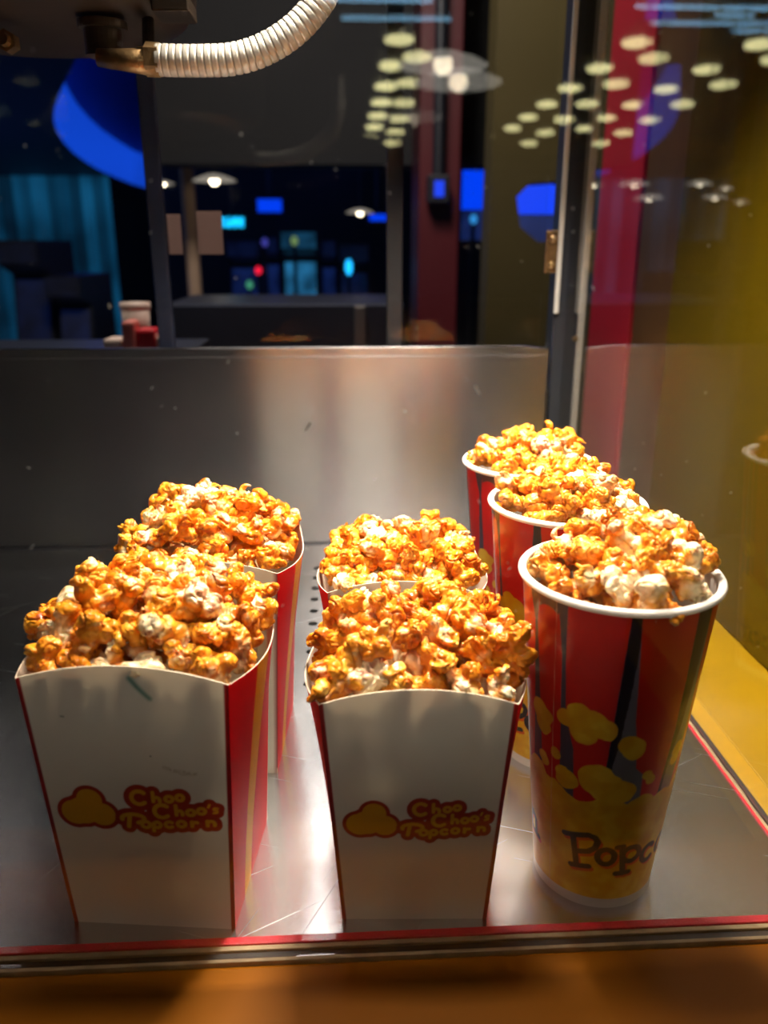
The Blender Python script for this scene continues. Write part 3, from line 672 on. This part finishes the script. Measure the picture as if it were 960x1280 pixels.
# ================================================================ POPCORN
def kernel_mesh(seed, voxel, amp=1.0):
    rnd = random.Random(seed); bm = bmesh.new()
    def ball(p, r, sub=2):
        bmesh.ops.create_icosphere(bm, subdivisions=sub, radius=r, matrix=Matrix.Translation(p))
    ball((0, 0, 0), 0.0060)
    k = rnd.randint(4, 6); dirs = []
    while len(dirs) < k:
        d = Vector((rnd.gauss(0, 1), rnd.gauss(0, 1), rnd.gauss(0, 0.85))).normalized()
        if all(d.angle(e) > 0.85 for e in dirs): dirs.append(d)
        elif rnd.random() < 0.02: k -= 1
    for d in dirs:
        L_ = rnd.uniform(0.0050, 0.0078); r = rnd.uniform(0.0038, 0.0056)
        ball(d * L_, r)
        t = d.orthogonal().normalized()
        for q in range(rnd.randint(1, 3)):
            tt = Matrix.Rotation(rnd.uniform(0, 6.28), 3, d) @ t
            ball(d * (L_ + r * 0.3) + tt * r * 0.7, r * rnd.uniform(0.42, 0.66))
    for q in range(rnd.randint(1, 2)):                         # curled husk loops
        d = rnd.choice(dirs); R_ = rnd.uniform(0.0036, 0.0050); c = d * rnd.uniform(0.0075, 0.0095)
        n_ = Vector((rnd.gauss(0, 1), rnd.gauss(0, 1), rnd.gauss(0, 1))).normalized(); u = n_.orthogonal().normalized(); v = n_.cross(u)
        a0 = rnd.uniform(0, 6.28); span = rnd.uniform(3.6, 5.6)
        pth = [c + (u * math.cos(a0 + span * i / 12) + v * math.sin(a0 + span * i / 12)) * R_ for i in range(13)]
        for i, p in enumerate(pth): ball(p, 0.0017 + 0.0005 * math.sin(i), 1)
    me = bpy.data.meshes.new('k'); bm.to_mesh(me); bm.free()
    o = bpy.data.objects.new('k', me); COL.objects.link(o)
    md = o.modifiers.new('r', 'REMESH'); md.mode = 'VOXEL'; md.voxel_size = voxel
    sm = o.modifiers.new('s', 'SMOOTH'); sm.iterations = 3; sm.factor = 0.5
    dg = bpy.context.evaluated_depsgraph_get(); ev = o.evaluated_get(dg)
    out = bpy.data.meshes.new_from_object(ev); bpy.data.objects.remove(o); bpy.data.meshes.remove(me)
    off = Vector((seed * 3.1, seed * 1.7, 0))
    N_ = [v.normal.copy() for v in out.vertices]
    for v, nn in zip(out.vertices, N_):
        f = mnoise.fractal(v.co * 170 + off, 1.0, 2.1, 2); g = abs(mnoise.noise(v.co * 120 + off * 2))
        h_ = abs(mnoise.noise(v.co * 330 + off * 3))
        v.co = v.co + nn * (f * 0.0010 - 0.0017 * max(0, 1 - g / 0.09) - 0.0007 * max(0, 1 - h_ / 0.12)) * amp
    out.polygons.foreach_set('use_smooth', [True] * len(out.polygons))
    out.materials.clear(); out.materials.append(M['popcorn']); out.name = 'popcorn_piece'; out.update()
    return out
KER = [kernel_mesh(s, 0.00055) for s in range(14)]
KLO = [kernel_mesh(s, 0.0012, 0.6) for s in range(6)]
def arr(me):
    v = np.empty(len(me.vertices) * 3); me.vertices.foreach_get('co', v)
    return v.reshape(-1, 3), [tuple(p.vertices) for p in me.polygons]
KARR = [arr(m) for m in KLO]

def heap(seed, frame, inside, hz, dmin, limit, label, group, sc=(0.92, 1.24), extra=(), fill_n=34, low=0.015, vc=0.0, ext=(0.04, 0.04), shrink=0.68):
    """frame: Matrix local->world; inside(rnd)->(u,v); hz(u,v)->z of the heap surface"""
    rnd = random.Random(seed); pts = []
    for e in extra: pts.append(Vector(e))
    tries = 0
    while len(pts) < limit and tries < 6000:
        tries += 1; u, v = inside(rnd); p = Vector((u, v, hz(u, v) + rnd.uniform(-0.002, 0.003)))
        if all((p - q).length > dmin for q in pts): pts.append(p)
    for p in pts:
        o = bpy.data.objects.new('popcorn_piece', rnd.choice(KER)); COL.objects.link(o)
        o.location = frame @ p; o.rotation_euler = (rnd.uniform(0, 6.28), rnd.uniform(0, 6.28), rnd.uniform(0, 6.28))
        s = rnd.uniform(*sc); o.scale = (s, s, s * rnd.uniform(0.85, 1.0))
        du, dv = p.x / ext[0], (p.y - vc) / ext[1]
        where = 'on the crown' if max(abs(du), abs(dv)) < 0.45 else ('along the front edge' if dv < -0.55 else 'along the back edge' if dv > 0.55 else 'at the left edge' if du < 0 else 'at the right edge')
        tag(o, label + ', ' + where, 'popcorn', group + ', ' + where)
    V = []; Fc = []; q = []; tries = 0
    while len(q) < fill_n and tries < 3000:
        tries += 1; u, v = inside(rnd); u *= shrink; v = vc + (v - vc) * shrink; p = Vector((u, v, hz(u, v) - low - rnd.uniform(0, 0.006)))
        if all((p - k).length > 0.014 for k in q): q.append(p)
    off = 0; VV = []
    for p in q:
        a, f = rnd.choice(KARR); R_ = np.array(Matrix.Rotation(rnd.uniform(0, 6.28), 3, Vector((rnd.random(), rnd.random(), rnd.random() + 0.01)).normalized()))
        VV.append((a * 1.1) @ R_.T + np.array(p)); Fc += [tuple(i + off for i in t) for t in f]; off += len(a)
    o = mesh_obj('popcorn_fill', np.vstack(VV), Fc, M['popcorn'], None, True); o.matrix_world = frame
    tag(o, label.replace('piece of caramel popcorn heaped', 'packed caramel popcorn under the pieces heaped'), 'popcorn', kind='stuff')
    return len(pts)

def carton_heap(spec, seed, label, group, limit, dmin, base, peak, extra=(), cv=0.55):
    (x, y), rz, wb, wt, h = spec
    fr = Matrix.Translation((x, y, 0)) @ Matrix.Rotation(rz, 4, 'Z')
    half = wt / 2 - 0.0045; lean = (wt - wb) / 2; y0 = -lean + 0.0125; y1 = wb + lean - 0.010
    def inside(r): return r.uniform(-half, half), r.uniform(y0, y1)
    def hz(u, v):
        a = u / half; b = (v - (y0 + cv * (y1 - y0))) / ((y1 - y0) * (cv if v < y0 + cv * (y1 - y0) else 1 - cv))
        return h + base + 0.003 * b + peak * (1 - min(1, abs(a)) ** 3.0) ** 0.7 * max(0, 1 - b * b) ** 0.6
    ring = []; rr = random.Random(seed + 100)
    nf = int(2 * half / 0.0158)
    for k in range(nf + 1):
        u = -half + 0.004 + (2 * half - 0.008) * k / nf; ring.append((u, y0 + rr.uniform(-0.001, 0.002), h + base * 0.5 + rr.uniform(-0.002, 0.003)))
    ns_ = int((y1 - y0) / 0.0165)
    for k in range(1, ns_ + 1):
        v = y0 + (y1 - y0) * k / ns_
        for sg in (-1, 1): ring.append((sg * (half - 0.001 + 0.004 * math.sin(math.pi * k / ns_) + rr.uniform(-0.002, 0.001)), v, h + base * 0.6 + rr.uniform(-0.001, 0.004)))
    return heap(seed, fr, inside, hz, dmin, limit, label, group, extra=list(extra) + ring, vc=(y0 + y1) / 2)
nk = [carton_heap(LF, 3, 'piece of caramel popcorn heaped in the stained front left carton', 'popcorn in the front left carton', 62, 0.0132, 0.006, 0.018, [(-0.049, 0.030, 0.156), (-0.036, 0.058, 0.168), (0.040, 0.06, 0.162)]),
      carton_heap(RF, 5, 'piece of caramel popcorn heaped in the narrower front carton', 'popcorn in the narrow front carton', 56, 0.0132, 0.005, 0.019, [(0.046, 0.020, 0.148)]),
      carton_heap(LB, 7, 'piece of caramel popcorn heaped in the carton behind the stained one', 'popcorn in the rear left carton', 46, 0.0138, 0.005, 0.022, [(0.046, 0.045, 0.160)]),
      carton_heap(RB, 9, 'piece of caramel popcorn heaped in the half hidden rear carton', 'popcorn in the rear narrow carton', 42, 0.0138, 0.003, 0.016)]
def cup_heap(loc, seed, label, group, limit, base, peak, shift, extra=()):
    fr = Matrix.Translation((*loc, 0)); Rm = RTOP - 0.0112
    def inside(r):
        a = r.uniform(0, 6.283); q = math.sqrt(r.random()) * Rm; return q * math.cos(a), q * math.sin(a)
    def hz(u, v):
        q = math.hypot(u - shift[0] * 0.6, v - shift[1] * 0.6) / (Rm * 1.15)
        return HC + base + peak * max(0, 1 - q * q) ** 0.7 + 0.16 * (u * shift[0] + v * shift[1]) / 0.02
    return heap(seed, fr, inside, hz, 0.0136, limit, label, group, extra=extra, fill_n=20, shrink=0.58)
nk += [cup_heap(CUPS[0][0], 21, 'piece of caramel popcorn heaped in the front cup', 'popcorn in the front cup', 38, -0.005, 0.022, (0.013, 0.008), [(0.037, -0.008, 0.187), (0.034, 0.012, 0.192), (0.020, -0.026, 0.184), (0.030, 0.026, 0.188), (0.004, -0.034, 0.179)]),
       cup_heap(CUPS[1][0], 23, 'piece of caramel popcorn heaped in the middle cup', 'popcorn in the middle cup', 30, -0.004, 0.020, (0.004, 0.006)),
       cup_heap(CUPS[2][0], 25, 'piece of caramel popcorn heaped in the rearmost cup', 'popcorn in the rearmost cup', 28, -0.004, 0.018, (0.002, 0.004), [(0.030, 0.0, 0.194)])]
print('popcorn pieces', nk, sum(nk))

# ================================================================ OUTSIDE, RIGHT: neighbouring cabinet panels
XP = 0.3437
ya = at(824, 500, X=XP).y; yb_ = at(777, 500, X=XP).y; yc = at(729, 500, X=XP).y
nb = tag(empty('neighbouring_cabinet', (XP, 0.6, ZF)), 'tall neighbouring cabinet in yellow, brown and crimson panels beyond the right glass', 'cabinet')
def npart(o): o.parent = nb; o.matrix_parent_inverse = Matrix.Translation((-XP, -0.6, -ZF)); return o
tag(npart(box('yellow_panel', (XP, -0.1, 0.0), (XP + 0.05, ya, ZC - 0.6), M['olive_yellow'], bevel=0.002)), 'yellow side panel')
tag(npart(box('brown_panel', (XP + 0.004, ya + 0.001, ZF), (XP + 0.05, yb_, ZC - 0.6), M['brown'], bevel=0.002)), 'brown side strip')
tag(npart(box('crimson_panel', (XP, yb_ + 0.001, ZF), (XP + 0.05, yc, ZC - 0.6), M['crimson'], bevel=0.002)), 'crimson side panel')
tag(npart(box('yellow_shelf', (0.2695, -0.1, -0.045), (XP + 0.03, ya, -0.001), M['yellow_shelf'], bevel=0.001)), 'yellow ledge')
npart(box('plinth', (0.2700, -0.1, ZF), (XP + 0.05, ya, -0.0455), M['brown']))

# ================================================================ OUTSIDE, BEHIND: the hall seen through the rear doors
def hbox(name, x0, x1, y0, y1, Y, depth, mat, label, cat, group=None, to_floor=False, bevel=0.004, bottom=None):
    """box whose front face spans photo pixels x0..x1, y0..y1 at distance Y"""
    a = at(x0, (y0 + y1) / 2, Y=Y); b = at(x1, (y0 + y1) / 2, Y=Y); t = at((x0 + x1) / 2, y0, Y=Y).z; u = at((x0 + x1) / 2, y1, Y=Y).z
    if to_floor: u = ZF
    o = box(name, (a.x, Y, u), (b.x, Y + depth, t), mat, bevel=bevel)
    if label: tag(o, label, cat, group)
    return o
M['soffit'] = plain('soffit', (0.0055, 0.005, 0.006), 0.7, 0, 0.4, 3)
a = at(190, 120, Y=3.6).x; zs_ = at(300, 205, Y=3.6).z
tag(box('wall_soffit', (a, 3.6, zs_), (1.6, 3.8, ZC), M['soffit']), 'dark bulkhead above the far games, right of the blue recess', 'bulkhead', kind='structure')
a = at(190, 250, Y=9.0).x
tag(box('wall_partition', (a, 9.0, ZF), (9.0, 9.15, ZL - 0.002), M['soffit']), 'dark partition wall behind the far games', 'wall', kind='structure')
# notices taped to the rear glass
M['notice'] = printed_paper('notice_paper', 0.8, 0.55, attr=False, col=srgb(240, 218, 206))
for x0, x1, y0, y1, lab in ((208, 229, 268, 318, 'narrow paper notice on the rear glass, left of the tan pole'), (245, 280, 264, 318, 'wide paper notice on the rear glass, right of the tan pole')):
    a = at(x0, y0, Y=0.9245); b = at(x1, y1, Y=0.9245)
    tag(box('paper_notice', (a.x, 0.9240, b.z), (b.x, 0.9244, a.z), M['notice']), lab, 'notice', 'paper notices')
# tub and packets on the shelf behind the back panel
sh = at(160, 436, Y=1.12).z
M['rear_steel'] = plain('rear_counter_steel', (0.10, 0.11, 0.15), 0.35, 0.9, 0.3, 5)
tag(box('rear_shelf', (-0.62, 1.0, sh - 0.03), (-0.20, 1.25, sh - 0.001), M['rear_steel']), 'dark steel shelf behind the cabinet carrying a white tub', 'shelf')
for x in (-0.60, -0.24):
    o = box('bracket', (x, 1.02, ZF), (x + 0.02, 1.04, sh - 0.0305), M['rear_steel']); o.parent = bpy.data.objects['rear_shelf']
M['tub'] = plain('tub_plastic', srgb(222, 196, 176), 0.5, 0, 0.1, 12); M['tub_red'] = plain('packet_red', srgb(196, 24, 34), 0.4, 0, 0.2, 30); M['tub_pink'] = plain('scoop_pink', srgb(214, 120, 104), 0.5, 0, 0.2, 30)
tc_ = at(172, 418, Y=1.12); tt = at(172, 378, Y=1.12).z; tr = (at(190, 400, Y=1.12).x - at(153, 400, Y=1.12).x) / 2
tub = tag(empty('white_tub', (tc_.x, 1.12, sh)), 'white plastic tub on the shelf behind the steel panel', 'tub')
lathe('body', [(0, 0), (tr * 0.82, 0), (tr * 0.95, tt - sh - 0.006), (tr * 0.88, tt - sh - 0.006)], M['tub'], tub, 32)
lathe('lid', [(tr * 1.0, tt - sh - 0.010), (tr * 1.03, tt - sh - 0.007), (tr * 1.0, tt - sh), (0, tt - sh)], M['tub'], tub, 32)
def packet(x0, x1, y0, Y, mat, lab, nm):
    a = at(x0, 420, Y=Y).x; b = at(x1, 420, Y=Y).x; t = at(x0, y0, Y=Y).z
    bm = bmesh.new(); add_box(bm, (a, Y, sh), (b, Y + 0.04, t), 0.004)
    tag(bm_obj(nm, bm, mat), lab, 'packet')
packet(169, 193, 412, 1.06, M['tub_red'], 'small red packet in front of the white tub', 'red_packet')
packet(152, 167, 402, 1.05, M['tub_pink'], 'pinkish packet beside the white tub', 'pink_packet')
packet(127, 150, 424, 1.05, M['tub'], 'low pale packet at the left of the white tub', 'pale_packet')
packet(194, 203, 420, 1.06, M['tub'], 'tiny pale packet at the right of the red one', 'pale_packet')
# steel counter with a pale strip modelled in place of a highlight
cn = tag(empty('rear_counter', (at(350, 400, Y=1.7).x, 1.7, ZF)), 'dark steel counter behind the rear glass doors', 'counter')
o = hbox('counter_body', 208, 505, 380, 470, 1.7, 0.35, M['rear_steel'], None, None, to_floor=True); o.parent = cn; o.matrix_parent_inverse = Matrix.Translation(-cn.location)
M['highlight_strip'] = plain('counter_highlight', (0.5, 0.46, 0.42), 0.3, 0.9)
o = hbox('counter_highlight', 443, 458, 382, 470, 1.69, 0.008, M['highlight_strip'], None, None, to_floor=True); o.parent = cn; o.matrix_parent_inverse = Matrix.Translation(-cn.location)
# tan pole
M['tan'] = plain('tan_pole', srgb(214, 180, 150), 0.5, 0.0, 0.1, 5)
a = at(231, 300, Y=4.25); b = at(248, 300, Y=4.25); r_ = (b.x - a.x) / 2
bm = bmesh.new(); cyl(bm, ((a.x + b.x) / 2, 4.25, ZF), ((a.x + b.x) / 2, 4.25, ZL), r_, r_, 24); cyl(bm, ((a.x + b.x) / 2, 4.25, ZF), ((a.x + b.x) / 2, 4.25, ZF + 0.03), r_ * 1.8, r_ * 1.8, 24)
tag(bm_obj('tan_pole', bm, M['tan']), 'tan metal pole between the two paper notices', 'pole')
# maroon pillar, olive kiosk wall with an eight-sided opening
M['maroon'] = plain('maroon_pillar', srgb(84, 20, 26), 0.4, 0, 0.2, 3)
tag(hbox('maroon_pillar', 524, 575, 0, 430, 3.0, 0.3, M['maroon'], None, None), 'dark maroon pillar behind the rear glass door', 'pillar')
o = bpy.data.objects['maroon_pillar']
for v in o.data.vertices: v.co.z = ZF if v.co.z < 0.5 else ZC
M['olive'] = plain('olive_wall', srgb(66, 56, 22), 0.5, 0, 0.25, 4)
YO = 1.95
c = at(683, 268, Y=YO); a = at(612, 268, Y=YO).x; b_ = at(760, 268, Y=YO).x
oc = [at(x, y, Y=YO) for x, y in ((663, 229), (706, 226), (722, 242), (722, 290), (706, 302), (672, 302), (650, 283), (646, 246))]
rect = [Vector((a, YO, ZC)), Vector((b_, YO, ZC)), Vector((b_, YO, oc[2].z)), Vector((b_, YO, oc[3].z)), Vector((b_, YO, ZF)), Vector((a, YO, ZF)), Vector((a, YO, oc[6].z)), Vector((a, YO, oc[7].z))]
V = [*oc, *rect]; V += [v + Vector((0, 0.10, 0)) for v in V]; Fc = []
for i in range(8):
    j = (i + 1) % 8
    Fc += [(i, j, 8 + j, 8 + i), (16 + i, 24 + i, 24 + j, 16 + j), (i, 16 + i, 16 + j, j), (8 + i, 8 + j, 24 + j, 24 + i)]
ol = tag(mesh_obj('kiosk_wall', V, Fc, M['olive']), 'dark olive kiosk wall with an eight-sided opening', 'kiosk wall')
M['blue_screen'] = glow('blue_screen', srgb(0, 66, 255), 1.1)
M['blue_dim'] = glow('blue_dim', srgb(40, 66, 150), 0.30, 0.4, 8)
M['dark_plastic'] = plain('dark_plastic', (0.015, 0.016, 0.022), 0.4)
def screen(x0, x1, y0, y1, ym, Y, lab, top=ZC):
    a = at(x0, (y0 + y1) / 2, Y=Y).x; b = at(x1, (y0 + y1) / 2, Y=Y).x; t, u, m_ = (at((x0 + x1) / 2, k, Y=Y).z for k in (y0, y1, ym))
    e = tag(empty('hanging_screen', ((a + b) / 2, Y + 0.05, u)), lab, 'screen', 'glowing blue screens')
    def pp(o): o.parent = e; o.matrix_parent_inverse = Matrix.Translation(-e.location)
    pp(box('housing', (a - 0.02, Y, u - 0.02), (b + 0.02, Y + 0.08, t + 0.02), M['dark_plastic'], bevel=0.006))
    pp(box('display', (a, Y - 0.006, m_), (b, Y - 0.001, t), M['blue_screen']))
    if y1 > ym: pp(box('dim_display', (a, Y - 0.006, u), (b, Y - 0.001, m_ - 0.002), M['blue_dim']))
    bm = bmesh.new(); cyl(bm, ((a + b) / 2, Y + 0.04, t + 0.01), ((a + b) / 2, Y + 0.04, top), 0.02); pp(bm_obj('hanger', bm, M['dark_plastic']))
screen(577, 611, 213, 300, 262, 5.0, 'glowing blue screen between the maroon pillar and the olive wall')
screen(640, 724, 222, 304, 268, 2.6, 'glowing blue screen seen through the eight-sided opening')
screen(543, 555, 226, 246, 246, 2.9, 'small blue screen in front of the maroon pillar')
screen(322, 352, 249, 265, 265, 7.5, 'faint blue screen above the games, right of the cyan sign', ZL + 0.46)
screen(462, 483, 268, 276, 276, 7.0, 'narrow blue screen under the far bright lamp', ZL + 0.46)
# cyan sign
M['cyan'] = glow('cyan_sign', srgb(20, 190, 255), 2.2, 0.5, 30)
e = at(290, 278, Y=5.4); sg = tag(empty('cyan_sign', (e.x, 5.4, e.z)), 'small bright cyan glowing sign right of the tan pole', 'sign')
box('backing', (-0.09, 0.0, -0.045), (0.09, 0.04, 0.045), M['dark_plastic'], sg)
for k in range(4): box('tube', (-0.078 + 0.04 * k, -0.012, -0.03), (-0.046 + 0.04 * k, -0.001, 0.03), M['cyan'], sg, bevel=0.004)
bm = bmesh.new(); cyl(bm, (0, 0.02, 0.045), (0, 0.02, ZL + 0.46 - e.z), 0.008); bm_obj('hanger', bm, M['dark_plastic'], sg)
# arcade games: body, marquee, screen, panel
def arcade(x0, x1, ytop, Y, scol, s, lab, var=0.7):
    a = at(x0, 340, Y=Y).x; b = at(x1, 340, Y=Y).x; t = at(x0, ytop, Y=Y).z; w_ = b - a; hgt = t - ZF
    e = tag(empty('arcade_game', ((a + b) / 2, Y + 0.3, ZF)), lab, 'arcade game', 'arcade games')
    prof = [(-0.30, 0), (-0.30, hgt * 0.42), (-0.42, hgt * 0.50), (-0.20, hgt * 0.56), (-0.12, hgt * 0.86), (-0.30, hgt * 0.90), (-0.30, hgt), (0.30, hgt), (0.30, 0)]
    V = [(-w_ / 2, y, z) for y, z in prof] + [(w_ / 2, y, z) for y, z in prof]; n_ = len(prof)
    Fc = [(i, (i + 1) % n_, n_ + (i + 1) % n_, n_ + i) for i in range(n_)] + [tuple(range(n_)), tuple(range(2 * n_ - 1, n_ - 1, -1))]
    mesh_obj('body', V, Fc, M['dark_plastic'], e)
    ms = glow('arcade_screen', scol, s, var, 6)
    V = [(-w_ * .42, -0.215, hgt * .58), (w_ * .42, -0.215, hgt * .58), (w_ * .42, -0.140, hgt * .84), (-w_ * .42, -0.140, hgt * .84)]
    mesh_obj('display', V, [(0, 1, 2, 3)], ms, e)
    mm = glow('arcade_marquee', tuple(c * 0.8 for c in scol), s * 0.5, 0.5, 10)
    box('marquee', (-w_ * .45, -0.312, hgt * .91), (w_ * .45, -0.301, hgt * .99), mm, e)
    box('control_panel', (-w_ * .45, -0.40, hgt * .515), (w_ * .45, -0.24, hgt * .545), M['dark_plastic'], e)
T_ = srgb(40, 120, 170); B_ = srgb(26, 50, 120)
arcade(284, 325, 300, 6.5, B_, 0.30, 'dim blue arcade game nearest the tan pole')
arcade(331, 348, 296, 6.8, B_, 0.35, 'narrow dark arcade game left of the brightest one')
arcade(351, 398, 288, 6.2, T_, 0.62, 'bright teal arcade game in the middle of the far row')
arcade(402, 420, 300, 6.6, B_, 0.30, 'dim arcade game right of the bright teal one')
arcade(424, 462, 305, 6.0, B_, 0.15, 'almost black arcade game at the right of the far row')
arcade(0, 50, 300, 4.6, B_, 0.10, 'black arcade game in front of the teal curtain, left edge', 0.5)
arcade(54, 98, 345, 4.4, B_, 0.12, 'low black arcade game in front of the teal curtain', 0.5)
# small coloured lamps on the games
for x, y, Y, col, s, rr, lab in ((323, 338, 6.1, srgb(255, 30, 60), 1.5, 0.028, 'small red lamp among the far games'), (312, 356, 6.1, srgb(90, 200, 150), 0.6, 0.03, 'small green lamp among the far games'),
                                 (436, 334, 5.5, srgb(30, 180, 255), 2.2, 0.03, 'tall cyan lamp on the right of the far games'), (368, 301, 5.7, srgb(160, 200, 120), 0.5, 0.03, 'faint yellow green lamp above the teal game'),
                                 (331, 303, 6.1, srgb(90, 90, 220), 0.5, 0.03, 'faint violet lamp among the far games'), (592, 274, 4.6, srgb(60, 170, 255), 0.8, 0.025, 'small cyan lamp beside the large blue screen')):
    p = at(x, y, Y=Y); e = tag(empty('indicator_lamp', p), lab, 'lamp', 'small coloured lamps')
    bm = bmesh.new(); bmesh.ops.create_uvsphere(bm, u_segments=16, v_segments=10, radius=rr, matrix=Matrix.Diagonal((0.8, 0.8, 1.7 if 'tall' in lab else 1.0, 1)))
    bm_obj('bulb', bm, glow('indicator', col, s), e, True)
    bm = bmesh.new(); cyl(bm, (0, 0.01, -rr * 0.9), (0, 0.01, ZF - p.z), 0.012, 0.02, 10); bm_obj('stand', bm, M['dark_plastic'], e)
# teal lit curtain on the left
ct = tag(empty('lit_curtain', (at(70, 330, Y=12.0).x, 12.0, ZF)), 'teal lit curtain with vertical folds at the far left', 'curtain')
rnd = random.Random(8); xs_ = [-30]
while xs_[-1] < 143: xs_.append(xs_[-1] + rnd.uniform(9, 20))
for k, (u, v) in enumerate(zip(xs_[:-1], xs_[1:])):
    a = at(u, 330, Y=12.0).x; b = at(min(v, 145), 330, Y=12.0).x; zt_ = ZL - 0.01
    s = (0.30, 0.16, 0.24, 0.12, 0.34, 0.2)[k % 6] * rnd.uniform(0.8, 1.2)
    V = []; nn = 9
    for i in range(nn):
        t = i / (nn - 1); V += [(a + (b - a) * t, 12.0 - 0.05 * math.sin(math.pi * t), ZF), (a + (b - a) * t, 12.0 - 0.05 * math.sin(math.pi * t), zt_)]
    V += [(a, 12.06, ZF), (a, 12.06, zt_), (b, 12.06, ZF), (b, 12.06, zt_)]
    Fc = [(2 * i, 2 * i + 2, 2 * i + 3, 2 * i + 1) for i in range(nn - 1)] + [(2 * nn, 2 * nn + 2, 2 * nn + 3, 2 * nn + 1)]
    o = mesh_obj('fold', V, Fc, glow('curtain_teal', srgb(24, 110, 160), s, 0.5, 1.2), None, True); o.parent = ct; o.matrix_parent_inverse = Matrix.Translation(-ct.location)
# pendant lamps: dish shade, bulb, cord
M['dish'] = plain('dish_shade', srgb(226, 214, 196), 0.4); M['bulb'] = glow('bulb', (1.0, 0.86, 0.62), 9.0); M['bulb'].cycles.emission_sampling = 'AUTO'
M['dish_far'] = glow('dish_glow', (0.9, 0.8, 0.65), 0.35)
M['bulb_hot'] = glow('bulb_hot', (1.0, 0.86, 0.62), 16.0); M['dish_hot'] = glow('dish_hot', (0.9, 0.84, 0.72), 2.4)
def pendant(p, R_, lab, bulb, dish, top=None):
    top = ZC if top is None else top
    e = tag(empty('pendant_lamp', p), lab, 'pendant lamp', 'dish pendant lamps')
    lathe('shade', [(R_ * 0.10, R_ * 0.30), (R_ * 0.35, R_ * 0.26), (R_ * 0.75, R_ * 0.12), (R_, 0.0), (R_ * 0.98, -R_ * 0.02), (R_ * 0.72, R_ * 0.08), (R_ * 0.3, R_ * 0.2), (0.0, R_ * 0.22)], dish, e, 40)
    bm = bmesh.new(); bmesh.ops.create_uvsphere(bm, u_segments=20, v_segments=12, radius=R_ * 0.22, matrix=Matrix.Translation((0, 0, R_ * 0.02))); bm_obj('bulb', bm, bulb, e, True)
    bm = bmesh.new(); cyl(bm, (0, 0, R_ * 0.25), (0, 0, top - p.z), 0.006, 0.006, 8); bm_obj('cord', bm, M['dark_plastic'], e)
pendant(at(268, 226, Y=4.0), 0.10, 'dish pendant lamp glowing above the tan pole', M['bulb'], M['dish_far'], ZL)
pendant(at(205, 230, Y=5.0), 0.06, 'small pendant lamp beside the steel door stile', M['bulb'], M['dish_far'], ZL + 0.46)
pendant(at(450, 266, Y=6.0), 0.10, 'bright far pendant lamp near the middle', M['bulb'], M['dish_far'], ZL + 0.46)

# ---- behind the photographer: lights that mirror in the front glass
def mir(x, y, Z=None, Y=None):
    p = at(x, y, Z=Z, Y=Y); return Vector((p.x, 2 * 0.2895 - p.y, p.z))
M['disc_light'] = glow('ceiling_disc_light', (1.0, 0.94, 0.46), 10.0)
M['disc_rim'] = plain('disc_rim', (0.3, 0.3, 0.3), 0.4)
k = 0
for ci, (X_, lab) in enumerate(((0.71, 'single line of ceiling lights'), (3.44, 'middle line of ceiling lights'), (4.88, 'outer line of ceiling lights'))):
    for i in range(6):
        y_ = 2 * 0.2895 - (10.24 + 1.40 * i)
        e = tag(empty('ceiling_light', (X_, y_, ZC)), ('nearest', 'second', 'third', 'fourth', 'fifth', 'farthest')[i] + ' round light of the ' + lab + ' mirrored in the glass', 'ceiling light', 'round ceiling lights')
        bm = bmesh.new(); bmesh.ops.create_uvsphere(bm, u_segments=28, v_segments=12, radius=1.0, matrix=Matrix.Translation((0, 0, -0.052)) @ Matrix.Diagonal((0.172, 0.172, 0.050, 1))); bm_obj('diffuser', bm, M['disc_light'], e, True)
        lathe('frame', [(0.176, -0.002), (0.195, -0.002), (0.195, -0.014), (0.176, -0.014), (0.176, -0.002)], M['disc_rim'], e, 32)
pendant(mir(554, 82, Y=3.2), 0.16, 'large dish pendant lamp mirrored high in the front glass', M['bulb_hot'], M['dish_hot'])
pendant(mir(793, 231, Y=5.0), 0.09, 'pendant lamp mirrored over the crimson panel', M['bulb_hot'], M['dish_hot'])
pendant(mir(875, 230, Y=5.2), 0.08, 'pendant lamp mirrored over the yellow panel', M['bulb_hot'], M['dish_hot'])
pendant(mir(907, 236, Y=6.0), 0.06, 'smallest pendant lamp mirrored over the yellow panel', M['bulb_hot'], M['dish_hot'])
M['tube_light'] = glow('tube_light', srgb(150, 215, 255), 6.0)
for x0, x1, y_, lab in ((400, 545, -1, 'white tube light mirrored at the top middle of the glass'), (790, 990, 8, 'long white tube light mirrored at the top right'), (890, 945, 19, 'short white tube light mirrored at the top right')):
    a = mir(x0, y_, Z=ZC - 0.06); b = mir(x1, y_, Z=ZC - 0.06)
    e = tag(empty('tube_light', ((a.x + b.x) / 2, a.y, ZC)), lab, 'tube light', 'tube lights'); hl = (b.x - a.x) / 2
    box('housing', (-hl, -0.05, -0.03), (hl, 0.05, -0.001), M['disc_rim'], e)
    bm = bmesh.new(); cyl(bm, (-hl, 0, -0.06), (hl, 0, -0.06), 0.018, 0.018, 16); bm_obj('tube', bm, M['tube_light'], e)
    for s in (-1, 1): box('lamp_holder', (s * hl - 0.02, -0.03, -0.09), (s * hl + 0.02, 0.03, -0.0305), M['disc_rim'], e)
